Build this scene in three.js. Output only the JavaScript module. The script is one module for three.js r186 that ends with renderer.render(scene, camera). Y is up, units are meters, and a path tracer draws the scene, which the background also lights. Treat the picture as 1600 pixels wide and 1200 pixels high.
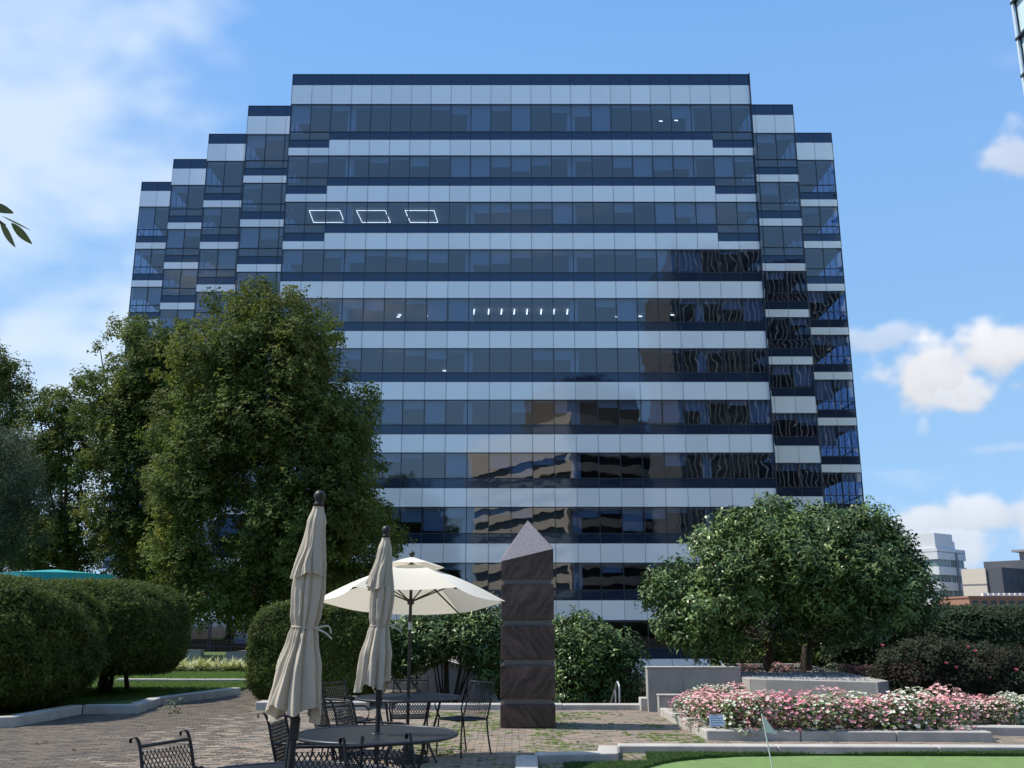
import * as THREE from 'three';
import { mergeGeometries, mergeVertices } from 'three/addons/utils/BufferGeometryUtils.js';
import { RoundedBoxGeometry } from 'three/addons/geometries/RoundedBoxGeometry.js';
import { ConvexGeometry } from 'three/addons/geometries/ConvexGeometry.js';
import { ImprovedNoise } from 'three/addons/math/ImprovedNoise.js';

// ---------------------------------------------------------------- camera, sky, sun, exposure
const scene = new THREE.Scene();
const F = 1500, TH = 13.956 * Math.PI / 180, EYE = 1.6, CT = Math.cos(TH), ST = Math.sin(TH);
const camera = new THREE.PerspectiveCamera(2 * Math.atan(600 / F) * 180 / Math.PI, 4 / 3, 0.1, 3000);
camera.position.set(0, EYE, 0);
camera.lookAt(0, EYE + ST * 10, -CT * 10);
camera.updateMatrixWorld();
const renderer = new THREE.WebGLRenderer({ antialias: true });
renderer.setSize(1024, 768);
renderer.toneMapping = THREE.LinearToneMapping;
renderer.toneMappingExposure = 1.15;
renderer.shadowMap.enabled = true;

const SUN = new THREE.Vector3(-0.570, 0.815, -0.085).normalize();
const sun = new THREE.DirectionalLight(new THREE.Color(1, 0.93, 0.82), 4.7);
sun.position.copy(SUN).multiplyScalar(200);
sun.castShadow = true;
Object.assign(sun.shadow.camera, { left: -90, right: 90, top: 90, bottom: -90, near: 1, far: 500 });
sun.shadow.mapSize.set(4096, 4096);
sun.shadow.radius = 1.2;
scene.add(sun, sun.target);

const perlin = new ImprovedNoise();
const noise = (x, y, z) => perlin.noise(x, y, z);
function fbm(x, y, z, o = 5) { let a = 0.5, s = 0; for (let i = 0; i < o; i++) { s += a * perlin.noise(x, y, z); x = x * 2.03 + 7.1; y = y * 2.03 + 3.7; z = z * 2.03 + 1.3; a *= 0.5; } return s; }
const clamp = (v, a = 0, b = 1) => Math.min(b, Math.max(a, v));
const smooth = (a, b, v) => { const t = clamp((v - a) / (b - a)); return t * t * (3 - 2 * t); };
const lerp = (a, b, t) => a + (b - a) * t;

function makeSky() {
  const W = 2560, H = 1280, data = new Float32Array(W * H * 4);
  const stops = [[0, 0.46, 0.68, 0.95], [0.12, 0.36, 0.62, 0.96], [0.3, 0.275, 0.525, 0.90], [0.55, 0.205, 0.43, 0.85], [0.8, 0.12, 0.31, 0.74], [1, 0.08, 0.25, 0.66]];
  // cumulus puffs: azimuth and elevation in degrees, half widths, strength
  const puffs = [[24.6, 13.6, 3.2, 2.2, 1], [27.8, 14.2, 3.4, 2.1, 1], [25.6, 12.4, 2.3, 1.5, 0.95], [21.4, 15.6, 3.4, 0.9, 0.5], [26.0, 5.6, 5.6, 1.3, 0.8], [23.5, 4.2, 4.0, 1.9, 0.72], [31, 4.4, 5, 1.8, 0.8], [23.6, 10.4, 0.45, 0.7, 0.3], [27.6, 9.0, 1.6, 0.4, 0.3], [29.8, 24.2, 1.6, 1.8, 0.6], [4.2, 31.2, 1.1, 0.5, 0.55], [-12.5, 26.5, 2.8, 0.9, 0.45]];
  for (let j = 0; j < H; j++) {
    const el = ((j + 0.5) / H - 0.5) * Math.PI, y = Math.sin(el), c = Math.cos(el);
    for (let i = 0; i < W; i++) {
      const ph = ((i + 0.5) / W - 0.5) * 2 * Math.PI, x = c * Math.cos(ph), z = c * Math.sin(ph), o = (j * W + i) * 4;
      const t = Math.max(0, y);
      let k = 0; while (k < stops.length - 2 && t > stops[k + 1][0]) k++;
      const u = clamp((t - stops[k][0]) / (stops[k + 1][0] - stops[k][0]));
      let r = lerp(stops[k][1], stops[k + 1][1], u), g = lerp(stops[k][2], stops[k + 1][2], u), b = lerp(stops[k][3], stops[k + 1][3], u);
      const mu = x * SUN.x + y * SUN.y + z * SUN.z, glow = 0.88 + 0.16 * mu * mu + 0.10 * Math.max(0, mu) ** 6;
      r *= glow; g *= glow; b *= glow;
      if (y > -0.02) {
        const az = Math.atan2(x, -z) * 180 / Math.PI, ed = el * 180 / Math.PI;
        // thin high cloud over the left half of the view and on beyond it, scattered wisps elsewhere
        const q = 1 / (t + 0.22), wx = x * q, wz = z * q;
        const n1 = fbm(wx * 1.5 + 0.6 * fbm(wx, wz, 3.1, 2), wz * 2.1, 5.5, 5), n2 = fbm(wx * 5, wz * 8, 1.7, 3);
        const n3 = az > -60 && az < 5 ? fbm(az * 0.13 + ed * 0.1 + n1, ed * 0.22 - az * 0.06, 2.9, 6) : 0;
        let side = smooth(-8, -21, az + (ed - 20) * 0.22) * (az > -150 ? 1 : 0);
        if (az < -90) side *= smooth(-150, -90, az);
        const wisp = smooth(0.70 - 0.62 * side, 1.08 - 0.16 * side, 0.5 + n1 * 0.8 + n2 * 0.35 + n3 * 0.6);
        let cl = wisp * lerp(0.45, 0.72, side);
        // heaped clouds
        let cu = 0, shade = 0;
        const e1 = az > -18 && az < 40 ? fbm(az * 0.42, ed * 0.55, 9.2, 6) : -1;
        if (e1 > -1) for (const [pa, pe, pw, ph2, s] of puffs) {
          const da = (az - pa) / pw, de = (ed - pe) / ph2, dd = 1 - Math.sqrt(da * da + de * de) + e1 * 1.15;
          const v = smooth(0.0, 0.55, dd) * s;
          if (v > cu) { cu = v; shade = clamp(0.5 + de * 0.45 + e1 * 0.5); }
        }
        const far = Math.abs(az) < 36 || y > 0.6 ? 0 : smooth(0.2, 0.48, fbm(x * 4.2 + 11, y * 11, z * 4.2, 5)) * smooth(0.02, 0.09, y) * smooth(0.55, 0.3, y) * smooth(36, 46, Math.abs(az));
        if (far * 0.9 > cu) { cu = far * 0.9; shade = 0.6; }
        r = lerp(r, 0.74, cl); g = lerp(g, 0.83, cl); b = lerp(b, 0.91, cl);
        const w = lerp(0.60, 0.86, shade);
        r = lerp(r, w * 0.98, cu); g = lerp(g, w, cu); b = lerp(b, w * 1.06, cu);
      }
      data[o] = r; data[o + 1] = g; data[o + 2] = b; data[o + 3] = 1;
    }
  }
  const t = new THREE.DataTexture(data, W, H, THREE.RGBAFormat, THREE.FloatType);
  t.mapping = THREE.EquirectangularReflectionMapping; t.magFilter = THREE.LinearFilter; t.needsUpdate = true;
  return t;
}
const skyTexture = makeSky();
scene.background = skyTexture;
scene.environment = skyTexture;

// ---------------------------------------------------------------- helpers
function rng(seed) { let a = seed >>> 0; return () => { a = (a + 0x6D2B79F5) | 0; let t = Math.imul(a ^ (a >>> 15), 1 | a); t = (t + Math.imul(t ^ (t >>> 7), 61 | t)) ^ t; return ((t ^ (t >>> 14)) >>> 0) / 4294967296; }; }
const V = (x, y, z) => new THREE.Vector3(x, y, z);
function ray(px, py) { const u = (px - 800) / F, v = (600 - py) / F; return V(u, v * CT + ST, -(CT - v * ST)); }
const atZ = (px, py, d) => { const r = ray(px, py); return r.multiplyScalar(d / -r.z).add(V(0, EYE, 0)); };
const atY = (px, py, h = 0) => { const r = ray(px, py); return r.multiplyScalar((h - EYE) / r.y).add(V(0, EYE, 0)); };
const toPx = (p) => { const y = p.y - EYE, d = -p.z * CT + y * ST; return [800 + F * p.x / d, 600 - F * (y * CT + p.z * ST) / d]; };
const C = (r, g, b) => new THREE.Color().setRGB(r, g, b);
const used = {};
function numbered(n) { used[n] = (used[n] ?? -1) + 1; return used[n] ? n + '_' + String(used[n]).padStart(3, '0') : n; }
function tag(o, label, category, group) { o.userData.label = label; o.userData.category = category; if (group) o.userData.group = group; return o; }
function thing(name, label, category, pos = [0, 0, 0], turn = 0, group) {
  const o = new THREE.Group(); o.name = numbered(name); o.position.set(...pos); o.rotation.y = turn; scene.add(o);
  return tag(o, label, category, group);
}
function part(name, geo, mat, parent, pos) {
  const m = new THREE.Mesh(Array.isArray(geo) ? merge(geo) : geo, mat); m.name = name; m.castShadow = m.receiveShadow = true;
  if (pos) m.position.set(...pos);
  parent.add(m); return m;
}
function struct(name, geo, mat) { const m = part(numbered(name), geo, mat, scene); m.userData.kind = 'structure'; return m; }
const flat = (g) => { const r = g.index ? g.toNonIndexed() : g; for (const k of Object.keys(r.attributes)) if (!['position', 'normal', 'uv'].includes(k)) r.deleteAttribute(k); if (!r.attributes.uv) r.setAttribute('uv', new THREE.BufferAttribute(new Float32Array(r.attributes.position.count * 2), 2)); return r; };
const merge = (list) => mergeGeometries(list.map(flat));
function box(x0, x1, y0, y1, z0, z1) { const g = new THREE.BoxGeometry(x1 - x0, y1 - y0, z1 - z0); g.translate((x0 + x1) / 2, (y0 + y1) / 2, (z0 + z1) / 2); return metric(g); }
function metric(g) { // uv in metres by dominant axis
  const p = g.attributes.position, n = g.attributes.normal, uv = new Float32Array(p.count * 2);
  for (let i = 0; i < p.count; i++) { const ax = Math.abs(n.getX(i)), ay = Math.abs(n.getY(i)), az = Math.abs(n.getZ(i)); if (ay >= ax && ay >= az) { uv[2 * i] = p.getX(i); uv[2 * i + 1] = p.getZ(i); } else if (ax > az) { uv[2 * i] = p.getZ(i); uv[2 * i + 1] = p.getY(i); } else { uv[2 * i] = p.getX(i); uv[2 * i + 1] = p.getY(i); } }
  g.setAttribute('uv', new THREE.BufferAttribute(uv, 2)); return g;
}
function rbox(w, h, d, r = 0.015) { return metric(new RoundedBoxGeometry(w, h, d, 2, r)); }
function prism(pts, y0, y1, bevel = 0) { // pts: [x, z]
  const s = new THREE.Shape(pts.map(([x, z]) => new THREE.Vector2(x, -z)));
  const g = new THREE.ExtrudeGeometry(s, bevel ? { depth: y1 - y0 - 2 * bevel, bevelEnabled: true, bevelSize: bevel, bevelThickness: bevel, bevelOffset: -bevel, bevelSegments: 2, steps: 1 } : { depth: y1 - y0, bevelEnabled: false });
  g.rotateX(-Math.PI / 2); g.translate(0, y0 + bevel, 0); return metric(g);
}
function tube(pts, r0, r1 = r0, seg = 8, steps = 0) { // tapered tube along a smooth path
  const cv = new THREE.CatmullRomCurve3(pts.map((p) => p.isVector3 ? p : V(...p))), n = steps || Math.max(2, (pts.length - 1) * 5), fr = cv.computeFrenetFrames(n, false), P = [], I = [], N = [];
  for (let i = 0; i <= n; i++) {
    const c = cv.getPoint(i / n), r = typeof r0 === 'function' ? r0(i / n) : lerp(r0, r1, i / n);
    for (let k = 0; k <= seg; k++) { const a = k / seg * 2 * Math.PI, d = fr.normals[i].clone().multiplyScalar(Math.cos(a)).addScaledVector(fr.binormals[i], Math.sin(a)); P.push(c.x + d.x * r, c.y + d.y * r, c.z + d.z * r); N.push(d.x, d.y, d.z); }
  }
  for (let i = 0; i < n; i++) for (let k = 0; k < seg; k++) { const a = i * (seg + 1) + k, b = a + seg + 1; I.push(a, a + 1, b, b, a + 1, b + 1); }
  const g = new THREE.BufferGeometry(); g.setAttribute('position', new THREE.Float32BufferAttribute(P, 3)); g.setAttribute('normal', new THREE.Float32BufferAttribute(N, 3)); g.setAttribute('uv', new THREE.Float32BufferAttribute(new Float32Array(P.length / 3 * 2), 2)); g.setIndex(I);
  return g;
}
function bar(a, b, r, seg = 5) { const A = V(...a), B = V(...b), g = new THREE.CylinderGeometry(r, r, A.distanceTo(B), seg, 1); g.applyQuaternion(new THREE.Quaternion().setFromUnitVectors(V(0, 1, 0), B.clone().sub(A).normalize())); g.translate((A.x + B.x) / 2, (A.y + B.y) / 2, (A.z + B.z) / 2); return g; }
function std(color, roughness = 0.8, more = {}) { return new THREE.MeshStandardMaterial({ color, roughness, ...more }); }
function phys(color, roughness, more = {}) { return new THREE.MeshPhysicalMaterial({ color, roughness, ...more }); }
function tex(n, fn, repeat = 1, srgb = false) { // fn(u, v) -> [r, g, b] in 0..1, tileable by the caller
  const d = new Uint8Array(n * n * 4);
  for (let j = 0; j < n; j++) for (let i = 0; i < n; i++) { const c = fn(i / n, j / n), o = (j * n + i) * 4; d[o] = clamp(c[0]) * 255; d[o + 1] = clamp(c[1]) * 255; d[o + 2] = clamp(c[2]) * 255; d[o + 3] = 255; }
  const t = new THREE.DataTexture(d, n, n); t.wrapS = t.wrapT = THREE.RepeatWrapping; t.magFilter = THREE.LinearFilter; t.minFilter = THREE.LinearMipmapLinearFilter; t.generateMipmaps = true; if (srgb) t.colorSpace = THREE.SRGBColorSpace; t.repeat.set(repeat, repeat); t.needsUpdate = true; return t;
}
function tiled(u, v, f, s, o = 4) { // seamless fbm on a torus-like blend
  const a = fbm(u * f, v * f, s, o), b = fbm((u - 1) * f, v * f, s, o), c = fbm(u * f, (v - 1) * f, s, o), d = fbm((u - 1) * f, (v - 1) * f, s, o);
  return lerp(lerp(a, b, u), lerp(c, d, u), v) * 1.4;
}
function instanced(name, geo, mat, mats, cols, parent = scene) {
  const m = new THREE.InstancedMesh(geo, mat, mats.length); mats.forEach((q, i) => m.setMatrixAt(i, q)); if (cols) cols.forEach((c, i) => m.setColorAt(i, c));
  m.name = name; m.castShadow = m.receiveShadow = true; m.userData.kind = 'stuff'; parent.add(m); return m;
}
const inPoly = (x, y, p) => { let c = false; for (let i = 0, j = p.length - 1; i < p.length; j = i++) if ((p[i][1] > y) !== (p[j][1] > y) && x < (p[j][0] - p[i][0]) * (y - p[i][1]) / (p[j][1] - p[i][1]) + p[i][0]) c = !c; return c; };
const edgeDist = (x, y, p) => { let m = 1e9; for (let i = 0, j = p.length - 1; i < p.length; j = i++) { const ax = p[j][0], ay = p[j][1], bx = p[i][0] - ax, by = p[i][1] - ay, t = clamp(((x - ax) * bx + (y - ay) * by) / (bx * bx + by * by)); m = Math.min(m, Math.hypot(x - ax - t * bx, y - ay - t * by)); } return m; };

// ---------------------------------------------------------------- surface textures
const concreteTex = tex(512, (u, v) => { const a = 0.84 + 0.22 * tiled(u, v, 5, 2.2, 5) + 0.14 * tiled(u, v, 60, 7.2, 2); return [a, a * 0.99, a * 0.96]; }, 0.5);
const concreteStain = tex(512, (u, v) => { const s = smooth(0.12, 0.5, tiled(u, v * 0.12, 14, 4.4, 4)); const a = 0.86 + 0.2 * tiled(u, v, 6, 2.2, 5) + 0.12 * tiled(u, v, 60, 7.2, 2) - 0.25 * s; return [a, a * 0.985, a * 0.95]; }, 0.5);
const grainTex = tex(256, (u, v) => { const a = 0.8 + 0.5 * tiled(u, v, 40, 3.3, 3); return [a, a, a]; }, 1);
const M = {
  concrete: std(C(0.52, 0.50, 0.47), 0.9, { map: concreteTex, bumpMap: concreteTex, bumpScale: 0.004 }),
  wall: std(C(0.40, 0.39, 0.37), 0.9, { map: concreteStain, bumpMap: concreteTex, bumpScale: 0.004 }),
  iron: std(C(0.014, 0.015, 0.018), 0.42, { metalness: 0.2 }),
  bark: std(C(0.060, 0.048, 0.038), 0.95, { bumpMap: grainTex, bumpScale: 0.02 }),
  soil: std(C(0.045, 0.035, 0.028), 1, { map: grainTex }),
};

// ---------------------------------------------------------------- the ground
const groundTex = tex(512, (u, v) => { const a = 0.75 + 0.5 * tiled(u, v, 7, 8.1, 5) + 0.2 * tiled(u, v, 50, 1.1, 2); return [a, a, a * 0.92]; }, 0.05);
const gsheet = new THREE.PlaneGeometry(3000, 3000, 4, 4); gsheet.rotateX(-Math.PI / 2); gsheet.translate(0, -3.4, 0); metric(gsheet);
struct('ground', gsheet, std(C(0.23, 0.22, 0.19), 1, { map: groundTex }));
// raised plaza slab: patio terrace, with the lawn terrace running back on the left side
const pavedTop = -0.062;
struct('plaza_terrace', prism([[-70, 40], [70, 40], [70, -30], [2.9, -30], [2.9, -19.35], [-2.2, -19.35], [-2.2, -54], [-70, -54]], -3.39, pavedTop), std(C(0.16, 0.145, 0.125), 1, { map: concreteTex }));
{ // brick pavers in running bond, joints open to the bedding below
  const R = rng(11), g = new RoundedBoxGeometry(0.194, 0.06, 0.094, 1, 0.006), mats = [], cols = [], q = new THREE.Matrix4();
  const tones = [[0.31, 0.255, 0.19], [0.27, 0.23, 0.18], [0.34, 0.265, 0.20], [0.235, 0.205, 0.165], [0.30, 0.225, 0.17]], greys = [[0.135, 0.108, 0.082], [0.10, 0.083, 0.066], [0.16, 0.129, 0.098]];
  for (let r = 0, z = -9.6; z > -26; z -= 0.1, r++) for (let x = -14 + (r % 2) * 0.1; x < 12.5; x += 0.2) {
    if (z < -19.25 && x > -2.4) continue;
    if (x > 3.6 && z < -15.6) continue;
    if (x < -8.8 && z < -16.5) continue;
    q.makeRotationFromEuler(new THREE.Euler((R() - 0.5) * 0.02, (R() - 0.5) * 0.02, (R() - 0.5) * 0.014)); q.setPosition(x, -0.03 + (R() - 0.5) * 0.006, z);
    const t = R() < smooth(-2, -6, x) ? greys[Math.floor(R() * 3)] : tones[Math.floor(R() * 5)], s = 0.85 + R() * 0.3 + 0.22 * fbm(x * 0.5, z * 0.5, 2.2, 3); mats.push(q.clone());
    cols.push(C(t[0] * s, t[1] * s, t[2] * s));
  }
  const pv = instanced('brick_pavers', g, std(C(1, 1, 1), 0.9, { map: grainTex }), mats, cols); tag(pv, 'tan and grey brick pavers laid in rows over the patio', 'paving');
}

// ---------------------------------------------------------------- leaves
function leafGeo(len, wid, fold = 0.25, droop = 0.2) {
  const P = [0, 0, 0, -wid / 2, fold * wid * 0.5, len * 0.45, 0, 0, len * 0.5, wid / 2, fold * wid * 0.5, len * 0.45, 0, -droop * len, len];
  const g = new THREE.BufferGeometry(); g.setAttribute('position', new THREE.Float32BufferAttribute(P, 3)); g.setIndex([0, 2, 1, 0, 3, 2, 1, 2, 4, 2, 3, 4]); g.computeVertexNormals(); return g;
}
function clumpGeo(R, n, len, wid, spread, tilt = 1, droop = 0.2) { // n leaves round a short twig, y up
  const list = [];
  for (let i = 0; i < n; i++) {
    const s = 0.75 + R() * 0.5, g = leafGeo(len * s, wid * s, 0.25, droop * (0.5 + R()));
    g.applyMatrix4(new THREE.Matrix4().makeRotationFromEuler(new THREE.Euler((R() - 0.5) * 1.6 * tilt - 0.2, R() * Math.PI * 2, (R() - 0.5) * 0.9 * tilt, 'YXZ')));
    g.translate((R() - 0.5) * spread, (R() - 0.5) * spread, (R() - 0.5) * spread); list.push(g);
  }
  return merge(list);
}
const leafMat = (gloss = 0) => phys(C(1, 1, 1), 0.95, { specularIntensity: 0.2, transmission: 0.42, thickness: 0, clearcoat: gloss, clearcoatRoughness: 0.35, side: THREE.DoubleSide });
const leafDull = leafMat(0.08), leafGloss = phys(C(1, 1, 1), 0.7, { specularIntensity: 0.5, clearcoat: 0.4, clearcoatRoughness: 0.3, side: THREE.DoubleSide });
const RL = rng(77);
const clumpBroad = clumpGeo(RL, 12, 0.15, 0.085, 0.34), clumpCherry = clumpGeo(RL, 10, 0.112, 0.042, 0.22, 1, 0.5), clumpShrub = clumpGeo(RL, 9, 0.055, 0.026, 0.11), clumpYew = clumpGeo(RL, 9, 0.05, 0.013, 0.05, 1.2), clumpSilver = clumpGeo(RL, 12, 0.12, 0.03, 0.3, 1, 0.5);

// a tree whose crown fills an outline traced at its own distance, with real depth
function tree(name, label, { poly, d, lobe, lobes, per, clump, mat, colors, base, trunkR, groundY, seed, depth = 1, group, limbs = 9, hole = 0, stems = 1, warm = 0 }) {
  const R = rng(seed), b0 = atZ(base[0], base[1], d); b0.y = groundY;
  const t = thing(name, label, 'tree', [b0.x, b0.y, b0.z], 0, group);
  const k = d * 1.0 / F, centers = [];
  let x0 = 1e9, x1 = -1e9, y0 = 1e9, y1 = -1e9; for (const [x, y] of poly) { x0 = Math.min(x0, x); x1 = Math.max(x1, x); y0 = Math.min(y0, y); y1 = Math.max(y1, y); }
  const half = (x1 - x0) * k * 0.5 * depth;
  for (let i = 0, tries = 0; i < lobes && tries < 60000; tries++) {
    const x = lerp(x0, x1, R()), y = lerp(y0, y1, R()); if (!inPoly(x, y, poly)) continue;
    const small = i > lobes * 0.74, r = small ? lobe[0] * lerp(0.35, 0.75, R()) : lerp(lobe[0], lobe[1], R() ** 1.3), e = edgeDist(x, y, poly) * k; if (small ? e > lobe[0] * 0.7 || e < r * 0.1 : e < r * 0.66) continue;
    const h = Math.min(half, Math.sqrt(Math.max(0, 2 * half * e - e * e)) || half), s = R() < 0.62 ? 1 : -1, zz = (s * (0.35 + 0.65 * Math.sqrt(R())) * Math.max(0, h - r * 0.5));
    const p = atZ(x, y, d - zz * 1); centers.push({ p: p.sub(b0), r }); i++;
  }
  const mats = [], cols = [], q = new THREE.Matrix4(), e = new THREE.Euler(), up = V(0, 1, 0);
  for (const { p, r } of centers) {
    const tone = 0.72 + R() * 0.55, pick = Math.floor(R() * colors.length);
    for (let i = 0; i < per * r * r; i++) {
      const dir = V(R() * 2 - 1, R() * 2 - 1, R() * 2 - 1); if (dir.lengthSq() > 1 || dir.lengthSq() < 0.01) { i--; continue; } dir.normalize();
      const rr = r * (0.4 + 0.66 * Math.sqrt(R())) * (1 + 0.5 * noise(dir.x * 2 + p.x, dir.y * 2 + p.y, dir.z * 2 + p.z)), pos = dir.clone().multiplyScalar(rr); pos.y *= 0.82; pos.add(p);
      if (hole && noise(pos.x * 0.8, pos.y * 0.8, pos.z * 0.8 + seed) > hole) continue;
      const tilt = new THREE.Quaternion().setFromUnitVectors(up, dir.clone().add(V(0, 0.9, 0)).normalize()); e.set((R() - 0.5) * 0.8, R() * 6.28, (R() - 0.5) * 0.8);
      const sc = 0.75 + R() * 0.55; q.compose(pos, tilt.multiply(new THREE.Quaternion().setFromEuler(e)), V(sc, sc, sc)); mats.push(q.clone());
      const c = colors[R() < 0.6 ? pick : Math.floor(R() * colors.length)], m = tone * (0.7 + R() * 0.6);
      cols.push(C(c[0] * m, c[1] * m, c[2] * m));
    }
  }
  // trunk and limbs reaching into the crown
  let cy = 0; for (const c of centers) cy += c.p.y / centers.length; let cx = 0, ty = 0; for (const c of centers) { cx += c.p.x / centers.length; ty = Math.max(ty, c.p.y); }
  const trunk = [];
  for (let s = 0; s < stems; s++) {
    const ox = stems > 1 ? (s - (stems - 1) / 2) * 0.75 : 0, fork = V(ox * 1.2, cy * (stems > 1 ? 0.42 : 0.62), (R() - 0.5) * 0.3);
    trunk.push(tube([V(ox, -0.1, 0), V(ox * 1.05 + (R() - 0.5) * 0.1, fork.y * 0.3, 0), fork], (u) => trunkR * (1 - 0.45 * u + 0.5 * Math.max(0, 0.12 - u) / 0.12), 0, 10));
    if (stems === 1) trunk.push(tube([fork, V(cx * 0.4, (fork.y + cy * 1.3) / 2, 0), V(cx * 0.6, Math.min(cy * 1.35, ty * 0.84), 0)], trunkR * 0.56, trunkR * 0.12, 8));
    const near = centers.filter((c, i) => stems === 1 || Math.sign(c.p.x - cx || 1) === Math.sign(ox || 1));
    for (let i = 0; i < limbs && near.length; i++) { const c = near[Math.floor(R() * near.length)].p, s0 = V(0, 0, 0).lerpVectors(V(ox, 0, 0), fork, 0.72 + 0.28 * R()), m = V(lerp(s0.x, c.x, 0.5), lerp(s0.y, c.y, 0.42), lerp(s0.z, c.z, 0.5)); trunk.push(tube([s0, m, c], trunkR * (0.30 + R() * 0.12), trunkR * 0.06, 6)); }
  }
  part('trunk', trunk, M.bark, t);
  instanced('crown', clump, mat, mats, cols, t);
  return t;
}
// a clipped hedge: superellipsoid body covered with sprigs
function hedge(name, label, category, c, s, { clump = clumpYew, mat = leafDull, colors, n, seed, pow = 4, lump = 0.05, core = C(0.08, 0.11, 0.03), groundY = 0, bottom = -1, stems = 0, group, scale = 1 }) {
  const R = rng(seed), t = thing(name, label, category, [c[0], groundY, c[2]], 0, group), cy = c[1] - groundY;
  const rad = (v) => { const l = Math.pow(Math.abs(v.x) ** pow + Math.abs(v.y) ** pow + Math.abs(v.z) ** pow, -1 / pow); return l; };
  const place = (v, f = 1) => { const l = rad(v) * f * (1 + lump * fbm(v.x * 2 + seed, v.y * 2, v.z * 2, 3) * 2); return V(v.x * l * s[0], v.y * l * s[1] + cy, v.z * l * s[2]); };
  const sg = new THREE.SphereGeometry(1, 48, 32), p = sg.attributes.position;
  for (let i = 0; i < p.count; i++) { const v = place(V(p.getX(i), p.getY(i), p.getZ(i)), 0.955); p.setXYZ(i, v.x, Math.max(v.y, cy + bottom * s[1]), v.z); }
  sg.computeVertexNormals(); part('inner_twigs', sg, std(core, 1), t);
  if (stems) { const st = []; for (let i = 0; i < stems; i++) { const x = (R() - 0.5) * s[0] * 1.3, z = (R() - 0.5) * s[2] * 1.3; st.push(tube([V(x, -0.05, z), V(x + (R() - 0.5) * 0.3, cy * 0.4, z), V(x + (R() - 0.5) * 0.6, cy * 0.9, z)], 0.06, 0.03, 6)); } part('stem', st, M.bark, t); }
  const mats = [], cols = [], q = new THREE.Matrix4(), up = V(0, 1, 0), e = new THREE.Euler();
  for (let i = 0; i < n; i++) {
    const v = V(R() * 2 - 1, R() * 2 - 1, R() * 2 - 1), m0 = Math.floor(R() * 3); const sgn = R() < 0.5 ? -1 : 1; if (m0 === 0) v.x = sgn; else if (m0 === 1) v.y = R() < 0.85 ? 1 : -1; else v.z = sgn;
    const a = place(v, 0.95 + 0.075 * R() + (R() < 0.05 ? 0.06 * R() : 0)); if (a.y < cy + bottom * s[1]) continue;
    const nn = V(Math.sign(v.x) * (Math.abs(v.x) * rad(v)) ** (pow - 1) / s[0], Math.sign(v.y) * (Math.abs(v.y) * rad(v)) ** (pow - 1) / s[1] + 0.15, Math.sign(v.z) * (Math.abs(v.z) * rad(v)) ** (pow - 1) / s[2]).normalize();
    e.set((R() - 0.5) * 0.9, R() * 6.28, (R() - 0.5) * 0.9); const sc = scale * (0.75 + R() * 0.7);
    q.compose(a, new THREE.Quaternion().setFromUnitVectors(up, nn).multiply(new THREE.Quaternion().setFromEuler(e)), V(sc, sc, sc)); mats.push(q.clone());
    const cc = colors[Math.floor(R() * colors.length)], m = 0.65 + R() * 0.7 + 0.5 * fbm(a.x * 1.3, a.y * 1.3, a.z * 1.3 + seed, 3); cols.push(C(cc[0] * m, cc[1] * m, cc[2] * m));
  }
  instanced('foliage', clump, mat, mats, cols, t);
  return t;
}

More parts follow.
